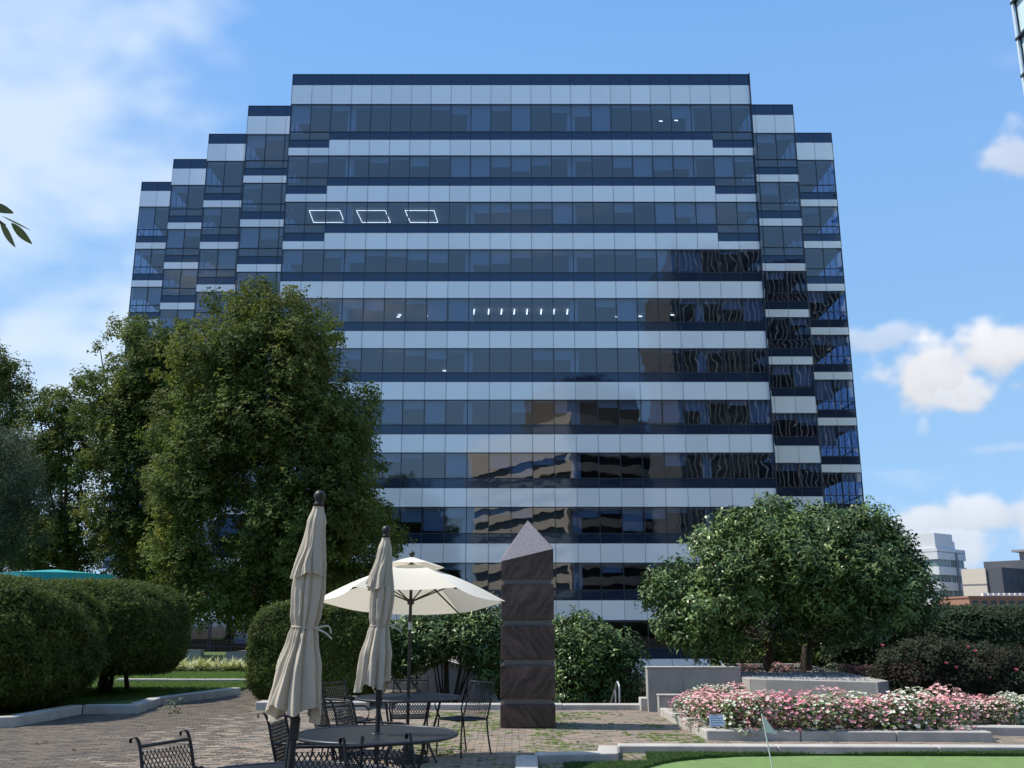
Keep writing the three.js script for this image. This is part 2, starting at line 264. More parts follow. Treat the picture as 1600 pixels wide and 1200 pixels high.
// ---------------------------------------------------------------- the office building
const BAY = 1.524, DF = 66.556, FLOOR = 3.804, TOP0 = 35.698 + EYE, WHITE = 1.291, SILL = 0.682, HEAD0 = 38.735 + EYE, PAR = 40.370 + EYE, ROOF = 41.319 + EYE, ROWS = 11, GROUND = -3.4;
{
  const R = rng(5), office = thing('office_building', 'wide mid-rise office block with stepped corners, dark blue glass bands and pale panels', 'building', [0, GROUND, -DF]);
  const oz = DF, oy = -GROUND; // children in the group's own axes: y from the ground, z from the front face
  const glass = phys(C(0.30, 0.41, 0.58), 0.0, { transmission: 1, thickness: 0, ior: 2.2 });
  const tones = [0.97, 1.0, 1.03, 0.945].map((v) => phys(C(0.86 * v, 0.895 * v, 0.92 * v), 0.06, { ior: 2.1 })), pale = tones[1];
  const dark = phys(C(0.010, 0.020, 0.048), 0.05, { ior: 1.85, specularColor: C(0.6, 0.76, 0.96) });
  const frame = std(C(0.035, 0.045, 0.065), 0.4, { metalness: 0.3 });
  const cap = std(C(0.62, 0.66, 0.68), 0.35);
  const blindM = std(C(0.62, 0.62, 0.62), 0.9), blindD = std(C(0.5, 0.51, 0.52), 0.9);
  const column = std(C(0.72, 0.72, 0.70), 0.8), carpet = std(C(0.08, 0.085, 0.10), 0.95), ceil = std(C(0.20, 0.20, 0.21), 0.9);
  // sheets of glass bowed and rippled a little, as hung glass is: eight variants
  function sheet(seed, amp) {
    const r = rng(seed), g = new THREE.PlaneGeometry(1, 1, 5, 5), p = g.attributes.position, n = g.attributes.normal, a = (r() - 0.5) * amp * 1.2, b = (r() - 0.5) * amp * 1.2, bow = (r() - 0.35) * amp * 2.2, s = r() * 20;
    for (let i = 0; i < p.count; i++) { const x = p.getX(i), y = p.getY(i), v = V(a + bow * x + amp * 1.5 * noise(x * 2.2 + s, y * 2.2, s), b + bow * y * 1.2 + amp * 1.2 * noise(x * 2.2, y * 2.2 + s, s + 5), 1).normalize(); n.setXYZ(i, v.x, v.y, v.z); }
    return g;
  }
  const sheets = [], coated = [];
  for (let i = 0; i < 12; i++) { sheets.push(sheet(100 + i, 0.0060)); coated.push(sheet(300 + i, 0.0060)); }
  const bx = new THREE.BoxGeometry(1, 1, 1);
  const rest = { window_pane: [], sill_pane: [], dark_panel: [], white_panel: [], roller_blind: [], panel_cap: [], mullion: [], transom: [] };
  const matOf = { window_pane: glass, sill_pane: glass, dark_panel: dark, white_panel: pale, roller_blind: blindM, panel_cap: cap, mullion: frame, transom: frame }, count = {};
  function put(name, geo, m4, mat = matOf[name], single = true) {
    if (single && (count[name] ?? 0) < 300) { count[name] = (count[name] ?? 0) + 1; const m = part(name, geo, mat, office); m4.decompose(m.position, m.quaternion, m.scale); } else rest[name].push(flat(geo.clone()).applyMatrix4(m4));
  }
  // what trees and the plaza hide of the front stays in the joined remainder
  const leftTree = [[200, 520], [290, 505], [345, 470], [400, 450], [470, 470], [515, 520], [535, 560], [575, 590], [590, 640], [600, 720], [612, 800], [620, 860], [620, 1100], [0, 1100], [0, 600]], rightTree = [[1000, 935], [1050, 880], [1100, 825], [1200, 785], [1400, 800], [1470, 960], [1470, 1200], [1000, 1200]];
  const shown = (p) => { const [x, y] = toPx(p); return y < 1030 && !inPoly(x, y, leftTree) && !inPoly(x, y, rightTree) && !(y > 960 && x < 1010 && x > 600); };
  const HALF = 0.64;
  const q = new THREE.Quaternion(), one = V(1, 1, 1);
  // one straight stretch of curtain wall from A to B (x, depth), half(row, bay) tells where the pale panel is the low one
  function wall(ax, ad, bxx, bd, bays, { half, individual = true, blinds = true }) {
    const len = Math.hypot(bxx - ax, bd - ad), ang = Math.atan2(bd - ad, bxx - ax), ux = (bxx - ax) / len, uz = -(bd - ad) / len, w = len / bays, nx = -uz, nz = ux; // outward normal
    q.setFromAxisAngle(V(0, 1, 0), ang);
    const at = (s, y, out) => V(ax + ux * s + nx * out, y + oy, -ad + oz + uz * s + nz * out);
    const world = (s, y) => V(ax + ux * s, y, -ad + uz * s);
    const slot = (name, geo, s, y0, y1, width, out, thick, single, mat = name === 'white_panel' ? tones[Math.floor(R() * 4)] : undefined) => put(name, geo, new THREE.Matrix4().compose(at(s, (y0 + y1) / 2, out), q, V(width, y1 - y0, thick)), mat, single);
    for (let k = 0; k < bays; k++) {
      const s = (k + 0.5) * w, vis = (y) => individual && shown(world(s, y));
      slot('dark_panel', coated[Math.floor(R() * 12)], s, PAR, ROOF - 0.05, w - 0.03, 0.02, 1, vis(PAR));
      slot('white_panel', coated[Math.floor(R() * 12)], s, HEAD0, PAR - 0.03, w - 0.055, 0.06, 1, vis(PAR - 1));
      slot('panel_cap', bx, k * w, HEAD0, PAR, 0.036, 0.045, 0.03, false);
      for (let i = 0; i < ROWS + 1; i++) {
        const top = TOP0 - i * FLOOR, head = i ? top + FLOOR - WHITE : HEAD0, tr = top + SILL, h = half(i, k);
        if (top < GROUND - 0.5) continue;
        const single = vis((head + tr) / 2);
        slot('window_pane', sheets[Math.floor(R() * 12)], s, tr, head, w, 0, 1, single);
        if (h) { const m = top - (WHITE - HALF);
          slot('sill_pane', sheets[Math.floor(R() * 12)], s, top + 0.02, tr, w, 0, 1, single);
          slot('dark_panel', coated[Math.floor(R() * 12)], s, m, top, w - 0.03, 0.02, 1, single);
          slot('white_panel', coated[Math.floor(R() * 12)], s, top - WHITE, m - 0.02, w - 0.055, 0.06, 1, single);
        } else {
          slot('dark_panel', coated[Math.floor(R() * 12)], s, top + 0.02, tr - 0.02, w - 0.03, 0.02, 1, single);
          slot('white_panel', coated[Math.floor(R() * 12)], s, top - WHITE, top - 0.01, w - 0.055, 0.06, 1, single);
        }
        slot('panel_cap', bx, k * w + 0.012, top - WHITE, h ? top - (WHITE - HALF) : top, 0.036, 0.045, 0.03, false);
        if (blinds) {
          const run = noise(k * 0.35 + ax, i * 3.7, 4.4), full = R() < 0.16 + 0.25 * run, lit = bays === 23 && ((i === 2 && k < 9) || (i === 4 && k > 8 && k < 15)), f = lit ? 0.06 : full ? 0.92 : R() < 0.62 ? clamp(0.34 + run * 0.5 + (R() - 0.5) * 0.35, 0.05, 0.95) : 0.07;
          slot('roller_blind', bx, s, lerp(head - 0.02, tr + 0.04, f), head + 0.02, w - 0.16, -0.22, 0.01, single && f > 0.12, R() < 0.8 ? blindM : blindD);
        }
      }
    }
    for (let i = -1; i < ROWS + 1; i++) { // rails run the length of the stretch
      const top = TOP0 - i * FLOOR, rails = i < 0 ? [ROOF - 0.03, PAR - 0.015, HEAD0 - 0.03] : [top + SILL, top + 0.0, top - WHITE - 0.03];
      if (i >= 0 && top < GROUND + 1.3) continue;
      for (const y of rails) put('transom', bx, new THREE.Matrix4().compose(at(len / 2, y, 0.015), q, V(len, 0.055, 0.08)), frame, individual && y > 0);
    }
    for (let k = 0; k <= bays; k++) put('mullion', bx, new THREE.Matrix4().compose(at(k * w + (k ? k < bays ? 0 : -0.03 : 0.03), (ROOF - 0.06 + GROUND) / 2, 0.012), q, V(0.05, ROOF - GROUND - 0.12, 0.07)), frame, individual);
  }
  const STEP = 4.69, x0 = -16.98, x1 = 18.36, steps = [];
  wall(x0, DF, x1, DF, 23, { half: (i, k) => i < 3 && (k < 2 || k > 20) });
  const plan = [[x0, DF], [x1, DF]], left = [], right = [];
  for (let n = 1; n <= 4; n++) { // to the left four steps back
    const xa = x0 - n * STEP, xb = x0 - (n - 1) * STEP, d = DF + n * STEP - 0.01;
    wall(xa, d, xb, d, 3, { half: () => true }); wall(xb, d - 0.1, xb, d - STEP, 3, { half: () => true, individual: false, blinds: false }); left.push([xb, d], [xa, d]);
  }
  for (let n = 1; n <= 4; n++) {
    const xa = x1 + (n - 1) * STEP, xb = x1 + n * STEP, d = DF + n * STEP - 0.2;
    if (n <= 2) wall(xa, d, xb, d, 3, { half: (i) => n === 2 || i < 5 });
    if (n <= 2) wall(xa, d - STEP, xa, d - 0.1, 3, { half: () => true, individual: false, blinds: false });
    if (n <= 2) right.push([xa, d], [xb, d]);
  }
  const xl = x0 - 4 * STEP, xr = x1 + 2 * STEP, dl = DF + 4 * STEP, dr = DF + 2 * STEP - 0.2, back = 104;
  wall(xl, dl + 9.4, xl, dl, 6, { half: () => true, individual: false, blinds: false });
  wall(xr, dr, xr, dr + 9.4, 6, { half: () => true, individual: false, blinds: false });
  // floors, each with its ceiling, and the core behind the offices
  const pts = [[x0, DF], [x1, DF], ...right, [xr, back], [xl, back], ...left.slice().reverse()];
  const inset = pts.map(([x, d]) => [x + (x > 0 ? -0.3 : 0.3), -d + oz - (d < back ? 0.3 : -0.3)]);
  for (let i = 0; i < ROWS + 1; i++) { const top = TOP0 - i * FLOOR + oy; if (top < 0.6) continue; part('floor_slab', prism(inset, top - WHITE + 0.02, top - 0.06), ceil, office); const c = prism(inset, top - 0.055, top - 0.03); part('carpet', c, carpet, office); }
  part('roof', prism(inset, HEAD0 + oy + 0.05, ROOF + oy - 0.35), std(C(0.3, 0.3, 0.3), 0.9), office);
  const copI = pts.map(([x, d]) => [x + (x > 0 ? 0.03 : -0.03), -d + oz + 0.03]);
  part('parapet_coping', prism(copI, ROOF + oy - 0.06, ROOF + oy), frame, office);
  part('lift_core', box(-14, 16, 0.1, ROOF - 0.5 + oy, -26, -11), std(C(0.16, 0.16, 0.17), 0.9), office);
  part('rear_wall', [box(xl + 0.2, xl + 0.6, 0.1, ROOF - 0.4 + oy, -back + oz, -dl - 9.5 + oz), box(xr - 0.6, xr - 0.2, 0.1, ROOF - 0.4 + oy, -back + oz, -dr - 9.5 + oz), box(xl + 0.7, xr - 0.7, 0.1, ROOF - 0.4 + oy, -back + oz, -back + oz + 0.4)], std(C(0.30, 0.32, 0.34), 0.6), office);
  for (let i = 0; i < ROWS; i++) for (const k of [3, 9, 14, 20]) { const top = TOP0 - i * FLOOR, head = i ? top + FLOOR - WHITE : HEAD0; part('interior_column', box(-0.3, 0.3, -0.02, head - top + 0.0, -0.3, 0.3), column, office, [x0 + k * (x1 - x0) / 23, top - 0.02 + oy, -0.75]); }
  // lit ceiling fittings that show through the glass: three square rings, a row of linear lamps, a few small ones
  const lampM = std(C(0.9, 0.9, 0.9), 0.5, { emissive: C(1, 0.9, 0.78), emissiveIntensity: 3.5 });
  const onCeil = (px, py, row) => { const hd = TOP0 - row * FLOOR + FLOOR - WHITE - 0.12; const p = atY(px, py, hd); return V(p.x, hd + oy, p.z + oz); };
  const strip = (a, b, r) => bar(a.toArray(), b.toArray(), r, 4);
  for (const [xa, xb, xc, xd] of [[483, 531, 490, 538], [557, 602, 566, 610], [633, 678, 641, 684]]) { const c = [onCeil(xa, 329, 2), onCeil(xb, 329, 2), onCeil(xd, 347.5, 2), onCeil(xc, 347.5, 2)]; part('ceiling_light', [0, 1, 2, 3].map((i) => strip(c[i], c[(i + 1) % 4], 0.022)), lampM, office); }
  for (const x of [741, 764, 784, 804, 824, 846, 866, 887]) part('linear_light', strip(onCeil(x, 483.5, 4), onCeil(x - 1, 491, 4), 0.05), lampM, office);
  for (const [x, y, r] of [[620, 495, 4], [668, 494, 4], [962, 495, 4], [998, 494, 4], [1048, 492, 4], [622, 492, 4], [692, 579, 5], [1030, 189, 0], [1054, 188, 0]]) part('ceiling_light', strip(onCeil(x, y, r), onCeil(x + 5, y + 0.4, r), 0.05), lampM, office);
  for (const [name, list] of Object.entries(rest)) if (list.length) { const m = part(name + 's', mergeGeometries(list), matOf[name], office); m.userData.kind = 'stuff'; }
}

// ---------------------------------------------------------------- neighbours: those mirrored in the glass stand behind the camera
const lowGround = GROUND;
{ // beige block with ribbon windows, corner turned towards the office building
  const t = thing('concrete_office_block', 'beige concrete block of ribbon windows mirrored in the office glass', 'building', [10.9, lowGround, 45], 0);
  t.rotation.y = Math.atan2(-10, 17.4);
  const tan = std(C(0.74, 0.69, 0.62), 0.9, { map: concreteStain }), glassD = phys(C(0.02, 0.025, 0.03), 0.08, { ior: 1.6 }), grey = std(C(0.24, 0.22, 0.2), 0.9, { map: concreteTex });
  const Wd = 24, Dp = 40, top = 43.5;
  part('core_wall', box(0.6, Wd, 0, top - 4.2, 0.6, Dp), glassD, t);
  for (let y = 1.2; y < top - 8; y += 3.5) part('ribbon_wall', box(0, Wd + 0.4, y, y + 1.75, 0, Dp + 0.4), tan, t);
  part('attic_wall', box(0, Wd + 0.4, top - 7.2, top, 0, Dp + 0.4), tan, t);
  part('corner_pier', box(-0.25, 0.9, 0, top - 7.3, -0.25, 0.9), tan, t);
  part('roof_house', box(3, 21, top, top + 8, 6, 22), grey, t);
  part('roof_house', box(9, 14, top + 8, top + 10, 8, 16), grey, t);
}
{ // dark glass tower to the right of it
  const t = thing('dark_glass_tower', 'dark glass tower with pale vertical ribs mirrored in the right end of the facade', 'building', [26.5, lowGround, 17]);
  part('glass_wall', box(0, 36, 0, 66, 0, 34), phys(C(0.05, 0.055, 0.06), 0.06, { ior: 1.9 }), t);
  const rib = std(C(0.55, 0.56, 0.57), 0.5), g = new THREE.BoxGeometry(0.11, 66, 0.22), g2 = new THREE.BoxGeometry(0.22, 66, 0.11);
  for (let x = 0; x <= 36; x += 1.0) part('rib', g, rib, t, [x, 33, -0.1]);
  for (let z = 1.5; z <= 34; z += 1.5) part('rib', g2, rib, t, [-0.1, 33, z]);
  const fl = std(C(0.06, 0.065, 0.07), 0.5);
  for (let y = 3.8; y < 66; y += 3.8) part('floor_band', box(-0.05, 36.05, y, y + 0.7, -0.05, 34.05), fl, t);
}
{ // the tower whose corner cuts the upper right of the view
  const p = atZ(1591, 50, 80), t = thing('pale_glass_tower', 'pale glass tower corner rising past the stepped office building', 'building', [p.x, lowGround, -80]);
  const pan = phys(C(0.55, 0.70, 0.74), 0.12, { ior: 1.6 }), fr = std(C(0.03, 0.04, 0.05), 0.4, { metalness: 0.3 }), fin = std(C(0.7, 0.75, 0.78), 0.3, { metalness: 0.4 });
  part('core', box(0.3, 30, 0, 90, 0.3, 60), std(C(0.2, 0.22, 0.24), 0.5), t);
  const g = new THREE.BoxGeometry(0.05, 3.7, 2.3);
  for (let f = 9; f < 23; f++) for (let k = 0; k < 6; k++) part('glass_panel', g, pan, t, [0.2, f * 3.9 + 1.95, 1.2 + k * 2.4]);
  part('glass_skin', [box(0.18, 0.25, 0, 35, 0.1, 60), box(0.18, 0.25, 35, 90, 14.6, 60), box(0.3, 30, 0, 90, 0.05, 0.2)], pan, t);
  const m = new THREE.BoxGeometry(0.2, 90, 0.16); for (let k = 0; k < 7; k++) part('mullion', m, fr, t, [0.17, 45, k * 2.4]);
  part('corner_fin', box(-0.15, 0.0, 0, 90, -0.3, 0), fin, t);
  for (let f = 0; f < 23; f++) part('floor_line', box(-0.25, 0.18, f * 3.9 - 0.1, f * 3.9 + 0.1, -0.3, 60), fr, t);
}
{ // far white block with green ribbon glass
  const p = atZ(1461, 832, 230), t = thing('white_ribbon_building', 'far white office block with green ribbon windows and a set-back top', 'building', [p.x, lowGround, -230], 0);
  t.rotation.y = -0.9;
  const H = p.y - lowGround, wh = std(C(0.62, 0.62, 0.62), 0.8), gg = phys(C(0.10, 0.17, 0.16), 0.1, { ior: 1.7 }), fr = std(C(0.45, 0.46, 0.47), 0.7);
  // corner at the origin, one face runs along -x, the other along -z
  part('glass_core', box(-15.6, -0.4, 0, H - 4.6, -13, -0.4), gg, t);
  for (let k = 0; k < 9; k++) { const y = H - 6.4 - k * 3.6; part('white_band', box(-16, 0, y + 0.2, y + 2.1, -13.4, 0), wh, t); }
  part('white_band', box(-16, 0, H - 4.6, H - 3.6, -13.4, 0), wh, t);
  part('roof_house', box(-14, -0.6, H - 3.6, H, -9, -0.6), wh, t); part('roof_house', box(-15, -2, H - 3.6, H - 1.4, -12.6, -9.02), wh, t);
  part('corner_rib', box(-0.05, 0.35, 0, H - 4.6, -8.9, -8.3), std(C(0.2, 0.21, 0.24), 0.6), t);
  const st = []; for (let k = 0; k < 9; k++) for (let x = 1; x < 16; x += 1.6) st.push(box(-x - 0.06, -x + 0.06, H - 8 - k * 3.6, H - 6.2 - k * 3.6, -0.5, -0.3)); for (let k = 0; k < 9; k++) for (let z = 1; z < 13; z += 1.6) st.push(box(-0.5, -0.3, H - 8 - k * 3.6, H - 6.2 - k * 3.6, -z - 0.06, -z + 0.06));
  const s = part('window_posts', st, fr, t); s.userData.kind = 'stuff';
}
{ // far beige and charcoal building
  const p = atZ(1539, 888, 215), t = thing('charcoal_apartment_building', 'far apartment building with cream end wall and charcoal side', 'building', [p.x, lowGround, -215], 0);
  t.rotation.y = -0.9; const H = p.y - lowGround;
  const cream = std(C(0.62, 0.55, 0.45), 0.85), ch = std(C(0.08, 0.085, 0.10), 0.7), gl = phys(C(0.06, 0.09, 0.12), 0.1, { ior: 1.8 }), line = std(C(0.2, 0.19, 0.2), 0.8);
  part('cream_wall', box(-5.4, 0, 0, H, -20, 0), cream, t);
  for (const y of [H - 3.6, H - 7.2]) part('wall_band', box(-5.45, 0.05, y, y + 0.3, -20, 0.05), line, t);
  part('charcoal_wing', box(0.02, 3.4, 0, H + 0.1, -13, -0.4), ch, t);
  for (let k = 0; k < 3; k++) for (let z = 0; z < 3; z++) part('window', box(3.38, 3.46, H - 2.9 - k * 3.3, H - 1.1 - k * 3.3, -3.4 - z * 3.3, -1.8 - z * 3.3), gl, t);
  part('upper_block', box(-6.5, 20, 0, H + 2.2, -28, -13.1), ch, t);
  part('roof_canopy', [box(0, 13.5, H + 4.1, H + 4.6, -27, -13.5), box(1, 12, H + 2.2, H + 4.1, -26.5, -15)], std(C(0.28, 0.26, 0.26), 0.8), t);
  for (let k = 0; k < 4; k++) for (let x = 0; x < 6; x++) part('window', box(4.2 + x * 2.5, 6 + x * 2.5, H - 0.2 - k * 3.1, H + 1.5 - k * 3.1, -13.12, -13.0), gl, t);
}
{ // low brick building in front of it
  const p = atZ(1548, 934, 190), t = thing('brick_building', 'far low red brick building with square dark windows', 'building', [p.x, lowGround, -190], 0);
  const H = p.y - lowGround, br = std(C(0.30, 0.15, 0.10), 0.9), gl = phys(C(0.02, 0.025, 0.03), 0.1), wh = std(C(0.7, 0.68, 0.65), 0.8);
  part('brick_wall', box(-4.2, 22, 0, H, -14, 0), br, t); part('cornice', box(-4.4, 22.2, H, H + 0.35, -14.2, 0.2), br, t);
  for (let k = 0; k < 3; k++) for (let x = 0; x < 10; x++) part('window', box(-3.6 + x * 1.75, -2.5 + x * 1.75, H - 1.75 - k * 1.95, H - 0.55 - k * 1.95, 0.0, 0.06), gl, t);
  for (let x = 0; x < 9; x++) part('roof_unit', box(-0.4 + x * 1.05, 0.35 + x * 1.05, H + 0.36, H + 0.95, -3, -2), wh, t);
}

// ---------------------------------------------------------------- kerbs, lawns, walls, planters
const XZ = (p) => [p.x, p.z];
function kerb(label, line, w, h, y = 0, mat = M.concrete, stone = 1.5) { // a run of kerb stones; line in [x, z], stones lie on the right-hand side of travel
  const t = thing('concrete_kerb', label, 'kerb', [line[0][0], y, line[0][1]]), R = rng(line.length * 31 + Math.floor(w * 100) + Math.abs(Math.floor(line[0][0] * 10)));
  for (let i = 0; i + 1 < line.length; i++) {
    const [ax, az] = line[i], [bx, bz] = line[i + 1], L = Math.hypot(bx - ax, bz - az), n = Math.max(1, Math.round(L / stone)), ang = Math.atan2(-(bz - az), bx - ax), nx = -(bz - az) / L, nz = (bx - ax) / L;
    for (let k = 0; k < n; k++) { const l = L / n - 0.008, s = (k + 0.5) / n, hh = h + (R() - 0.5) * 0.006 + i * 0.003; const m = part('kerb_stone', rbox(l, hh + 0.06, w, 0.018), mat, t, [lerp(ax, bx, s) + nx * w / 2 - line[0][0], (hh - 0.06) / 2, lerp(az, bz, s) + nz * w / 2 - line[0][1]]); m.rotation.y = ang; }
  }
  return t;
}
const lawnTex = tex(256, (u, v) => { const a = 0.75 + 0.45 * tiled(u, v, 9, 3.1, 4) + 0.3 * tiled(u, v, 60, 6.1, 2); return [a, a, a * 0.8]; }, 0.7);
const lawnM = std(C(0.075, 0.135, 0.032), 1, { map: lawnTex, bumpMap: lawnTex, bumpScale: 0.02 });
function grass(name, poly, y, n, seed, len, colors, label) {
  const R = rng(seed), list = []; for (let i = 0; i < 9; i++) { const g = leafGeo(len * (0.7 + R() * 0.6), len * 0.13, 0.2, 0.3); g.rotateX(-1.15 + (R() - 0.5) * 0.7); g.rotateY(R() * 6.28); g.translate((R() - 0.5) * len, 0, (R() - 0.5) * len); list.push(g); }
  const g = merge(list), mats = [], cols = [], q = new THREE.Matrix4(); let x0 = 1e9, x1 = -1e9, z0 = 1e9, z1 = -1e9; for (const [x, z] of poly) { x0 = Math.min(x0, x); x1 = Math.max(x1, x); z0 = Math.min(z0, z); z1 = Math.max(z1, z); }
  while (mats.length < n) { const x = lerp(x0, x1, R()), z = lerp(z0, z1, R()); if (!inPoly(x, z, poly)) continue; const s = 0.7 + R() * 0.6; q.makeRotationY(R() * 6.28).scale(V(s, s, s)).setPosition(x, y, z); mats.push(q.clone()); const c = colors[Math.floor(R() * colors.length)], m = 0.75 + R() * 0.5; cols.push(C(c[0] * m, c[1] * m, c[2] * m)); }
  return tag(instanced(numbered(name), g, leafDull, mats, cols), label, 'grass');
}
// left: kerb that swings round the hedges, lawn behind it
const kl = [[-40, 1139], [17, 1137], [128, 1116], [216, 1115], [252, 1102], [376, 1085]].map(([x, y]) => XZ(atY(x, y)));
kerb('low concrete kerb winding round the rounded hedges and lawn', [...kl].reverse().map((p) => p), 0.24, 0.15);
const bk0 = atY(180, 1069.5), bk1 = atY(424, 1070);
kerb('straight concrete kerb across the grass in front of the yellow-green plants', [XZ(bk1), XZ(bk0)], 0.24, 0.14);
const lawnA = [kl[5], kl[4], kl[3], kl[2], kl[1], [-13, -15.2], [-30, -18], [-30, bk0.z + 0.4], [bk0.x, bk0.z + 0.3], [kl[5][0] - 0.3, bk1.z + 0.3], [kl[5][0] - 0.15, kl[5][1]]];
struct('lawn', prism(lawnA.map(([x, z]) => [x - 0.14, z - 0.1]), -0.05, 0.085), lawnM);
const lawnB = [[-30, bk0.z - 0.25], [bk1.x, bk1.z - 0.25], [-4.2, -29], [-3, -53], [-30, -53]];
struct('lawn', prism(lawnB, -0.05, 0.09), lawnM);
grass('lawn_grass', [[-8.6, -18.6], [-6.3, -23], [-6.6, bk1.z + 0.4], [-13, bk0.z + 0.4], [-13, -20]], 0.085, 9000, 5, 0.06, [[0.10, 0.19, 0.035], [0.14, 0.22, 0.045], [0.08, 0.15, 0.03]], 'short grass blades of the lawn right of the hedge');
grass('lawn_grass', [[-12, bk0.z - 0.3], [-4.5, bk1.z - 0.3], [-4.5, -32.5], [-12, -32.5]], 0.09, 6000, 6, 0.07, [[0.12, 0.21, 0.04], [0.10, 0.18, 0.035]], 'short grass blades in front of the yellow-green plants');
{ // bed of pale variegated plants
  const R = rng(61), list = []; for (let i = 0; i < 46; i++) { const g = leafGeo(0.34 * (0.7 + R() * 0.5), 0.055, 0.3, 0.35); g.rotateX(-0.95 + (R() - 0.5) * 0.9); g.rotateY(R() * 6.28); g.translate((R() - 0.5) * 0.12, 0, (R() - 0.5) * 0.12); list.push(g); }
  const g = merge(list), m1 = phys(C(0.50, 0.52, 0.22), 0.9, { transmission: 0.3, thickness: 0, side: THREE.DoubleSide }), m2 = phys(C(0.62, 0.62, 0.36), 0.9, { transmission: 0.3, thickness: 0, side: THREE.DoubleSide });
  for (let r = 0; r < 3; r++) for (let i = 0; i < 13; i++) { const px = 272 + i * 13 + (r % 2) * 6, p = atZ(px, 1050, 31.2 + r * 0.6); const m = new THREE.Mesh(g, R() < 0.55 ? m1 : m2); m.name = numbered('variegated_plant'); m.castShadow = m.receiveShadow = true; m.position.set(p.x, 0.08, p.z); m.rotation.y = R() * 6.28; const s = 0.95 + R() * 0.45; m.scale.set(s, s * 1.05, s); scene.add(m); tag(m, 'pale yellow-green variegated plant in the bed across the lawn', 'plant', 'pale plants in the far bed'); }
  const pl = thing('tree_planter', 'low grey concrete planter round the big tree trunk behind the pale plants', 'planter', [0, 0, 0]);
  const a = atZ(352, 1030, 35.6), b = atZ(432, 1030, 35.6); part('front_wall', box(a.x, b.x, 0, 0.58, -35.9, -35.6), M.wall, pl); part('back_wall', box(a.x, b.x, 0, 0.57, -40.3, -40), M.wall, pl); part('side_wall', box(a.x, a.x + 0.3, 0, 0.575, -39.99, -35.91), M.wall, pl); part('side_wall', box(b.x - 0.3, b.x, 0, 0.575, -39.99, -35.91), M.wall, pl); part('soil', box(a.x + 0.3, b.x - 0.3, 0.05, 0.48, -39.99, -35.91), M.soil, pl);
  const c = atZ(292, 1030, 36), c2 = atZ(316, 1030, 36); const bw = thing('low_block', 'small grey concrete block beside the hedge end behind the pale plants', 'wall', [(c.x + c2.x) / 2, 0, -36]); part('block', rbox(c2.x - c.x, 0.66, 0.4, 0.02), M.wall, bw, [0, 0.33, 0]);
}
// middle: slab in front of the second hedge, coping of the stairs, handrail
const sl0 = atY(398, 1110), sl1 = atY(572, 1110);
kerb('flat concrete kerb in front of the hedge between the closed umbrellas', [XZ(sl1), XZ(sl0)], 0.5, 0.15);
kerb('white concrete coping at the head of the stairs behind the granite pillar', [[2.55, -19.05], [-2.2, -19.05]], 0.34, 0.10);
{ const a = atZ(958, 1100, 19.9), t = thing('stair_handrail', 'thin pale metal handrail rising at the stair head', 'handrail', [a.x, -3.4, -19.9]); part('rail', [tube([V(0.06, 3.2, -1.6), V(0.08, 3.7, -0.3), V(0.1, 3.86, 0), V(0.12, 3.8, 0.06), V(0.12, 3.3, 0.06)], 0.02, 0.02, 6, 24), bar([0.085, 0, -0.3], [0.085, 3.7, -0.3], 0.018), bar([0.12, 0, 0.06], [0.12, 3.4, 0.06], 0.018)], std(C(0.6, 0.62, 0.64), 0.35, { metalness: 0.5 }), t); }
{ // stained pale stair wall seen under the branches
  const stain = tex(256, (u, v) => { const s = smooth(0.05, 0.32, tiled(u, v * 0.06, 22, 4.9, 4)); const a = 0.95 - 0.72 * s; return [a, a, a]; }, 0.35);
  const pts = [[590, 1070], [690, 1033], [748, 1048], [776, 1080]].map(([x, y]) => atZ(x, y, 25)), b = -3.4, x = pts.map((p) => p.x), t = thing('stair_wall', 'stained white concrete stair wall under the branches behind the open umbrella', 'wall', [0, b, -25]);
  const s = new THREE.Shape([new THREE.Vector2(x[0], 0), ...pts.map((p) => new THREE.Vector2(p.x, p.y - b)), new THREE.Vector2(x[3], 0)]); const g = metric(new THREE.ExtrudeGeometry(s, { depth: 0.3, bevelEnabled: false })); part('wall_face', g, std(C(0.62, 0.63, 0.64), 0.85, { map: stain }), t);
  part('coping', pts.slice(1).map((p, i) => { const a = pts[i], L = Math.hypot(p.x - a.x, p.y - a.y), k = rbox(L + 0.03, 0.07, 0.38, 0.01); k.rotateZ(Math.atan2(p.y - a.y, p.x - a.x)); k.translate((a.x + p.x) / 2, (a.y + p.y) / 2 - b + 0.03, 0.15); return k; }), M.concrete, t);
}
// right: walls and kerbs of the flower bed
{ const a = atZ(1013, 1100, 18.7), b = atZ(1160, 1100, 18.7), t = thing('concrete_wall', 'grey concrete garden wall beside the stairs, taller than the flower kerb', 'wall', [a.x, 0, -18.7]); part('wall_panel', rbox(b.x - a.x, 0.80, 0.26, 0.012), M.wall, t, [(b.x - a.x) / 2, 0.37, -0.13]); part('wall_top', rbox(b.x - a.x + 0.02, 0.03, 0.29, 0.008), M.concrete, t, [(b.x - a.x) / 2, 0.785, -0.13]);
  const c = atZ(1001, 1100, 19), d = thing('low_pier', 'small white concrete pier at the foot of the garden wall by the stairs', 'wall', [c.x + 0.07, 0, -19.0]); part('pier', rbox(0.17, 0.24, 0.34, 0.012), M.concrete, d, [0, 0.11, 0]);
  const e = atZ(1030, 1110, 17.9), f = atZ(1075, 1110, 17.9), w = thing('low_wall', 'short low concrete wall at the left end of the pink flower bed', 'wall', [e.x, 0, -17.9]); part('wall_panel', rbox(f.x - e.x, 0.36, 0.2, 0.012), M.wall, w, [(f.x - e.x) / 2, 0.15, -0.1]); part('wall_top', rbox(f.x - e.x + 0.02, 0.025, 0.23, 0.008), M.concrete, w, [(f.x - e.x) / 2, 0.345, -0.1]); }
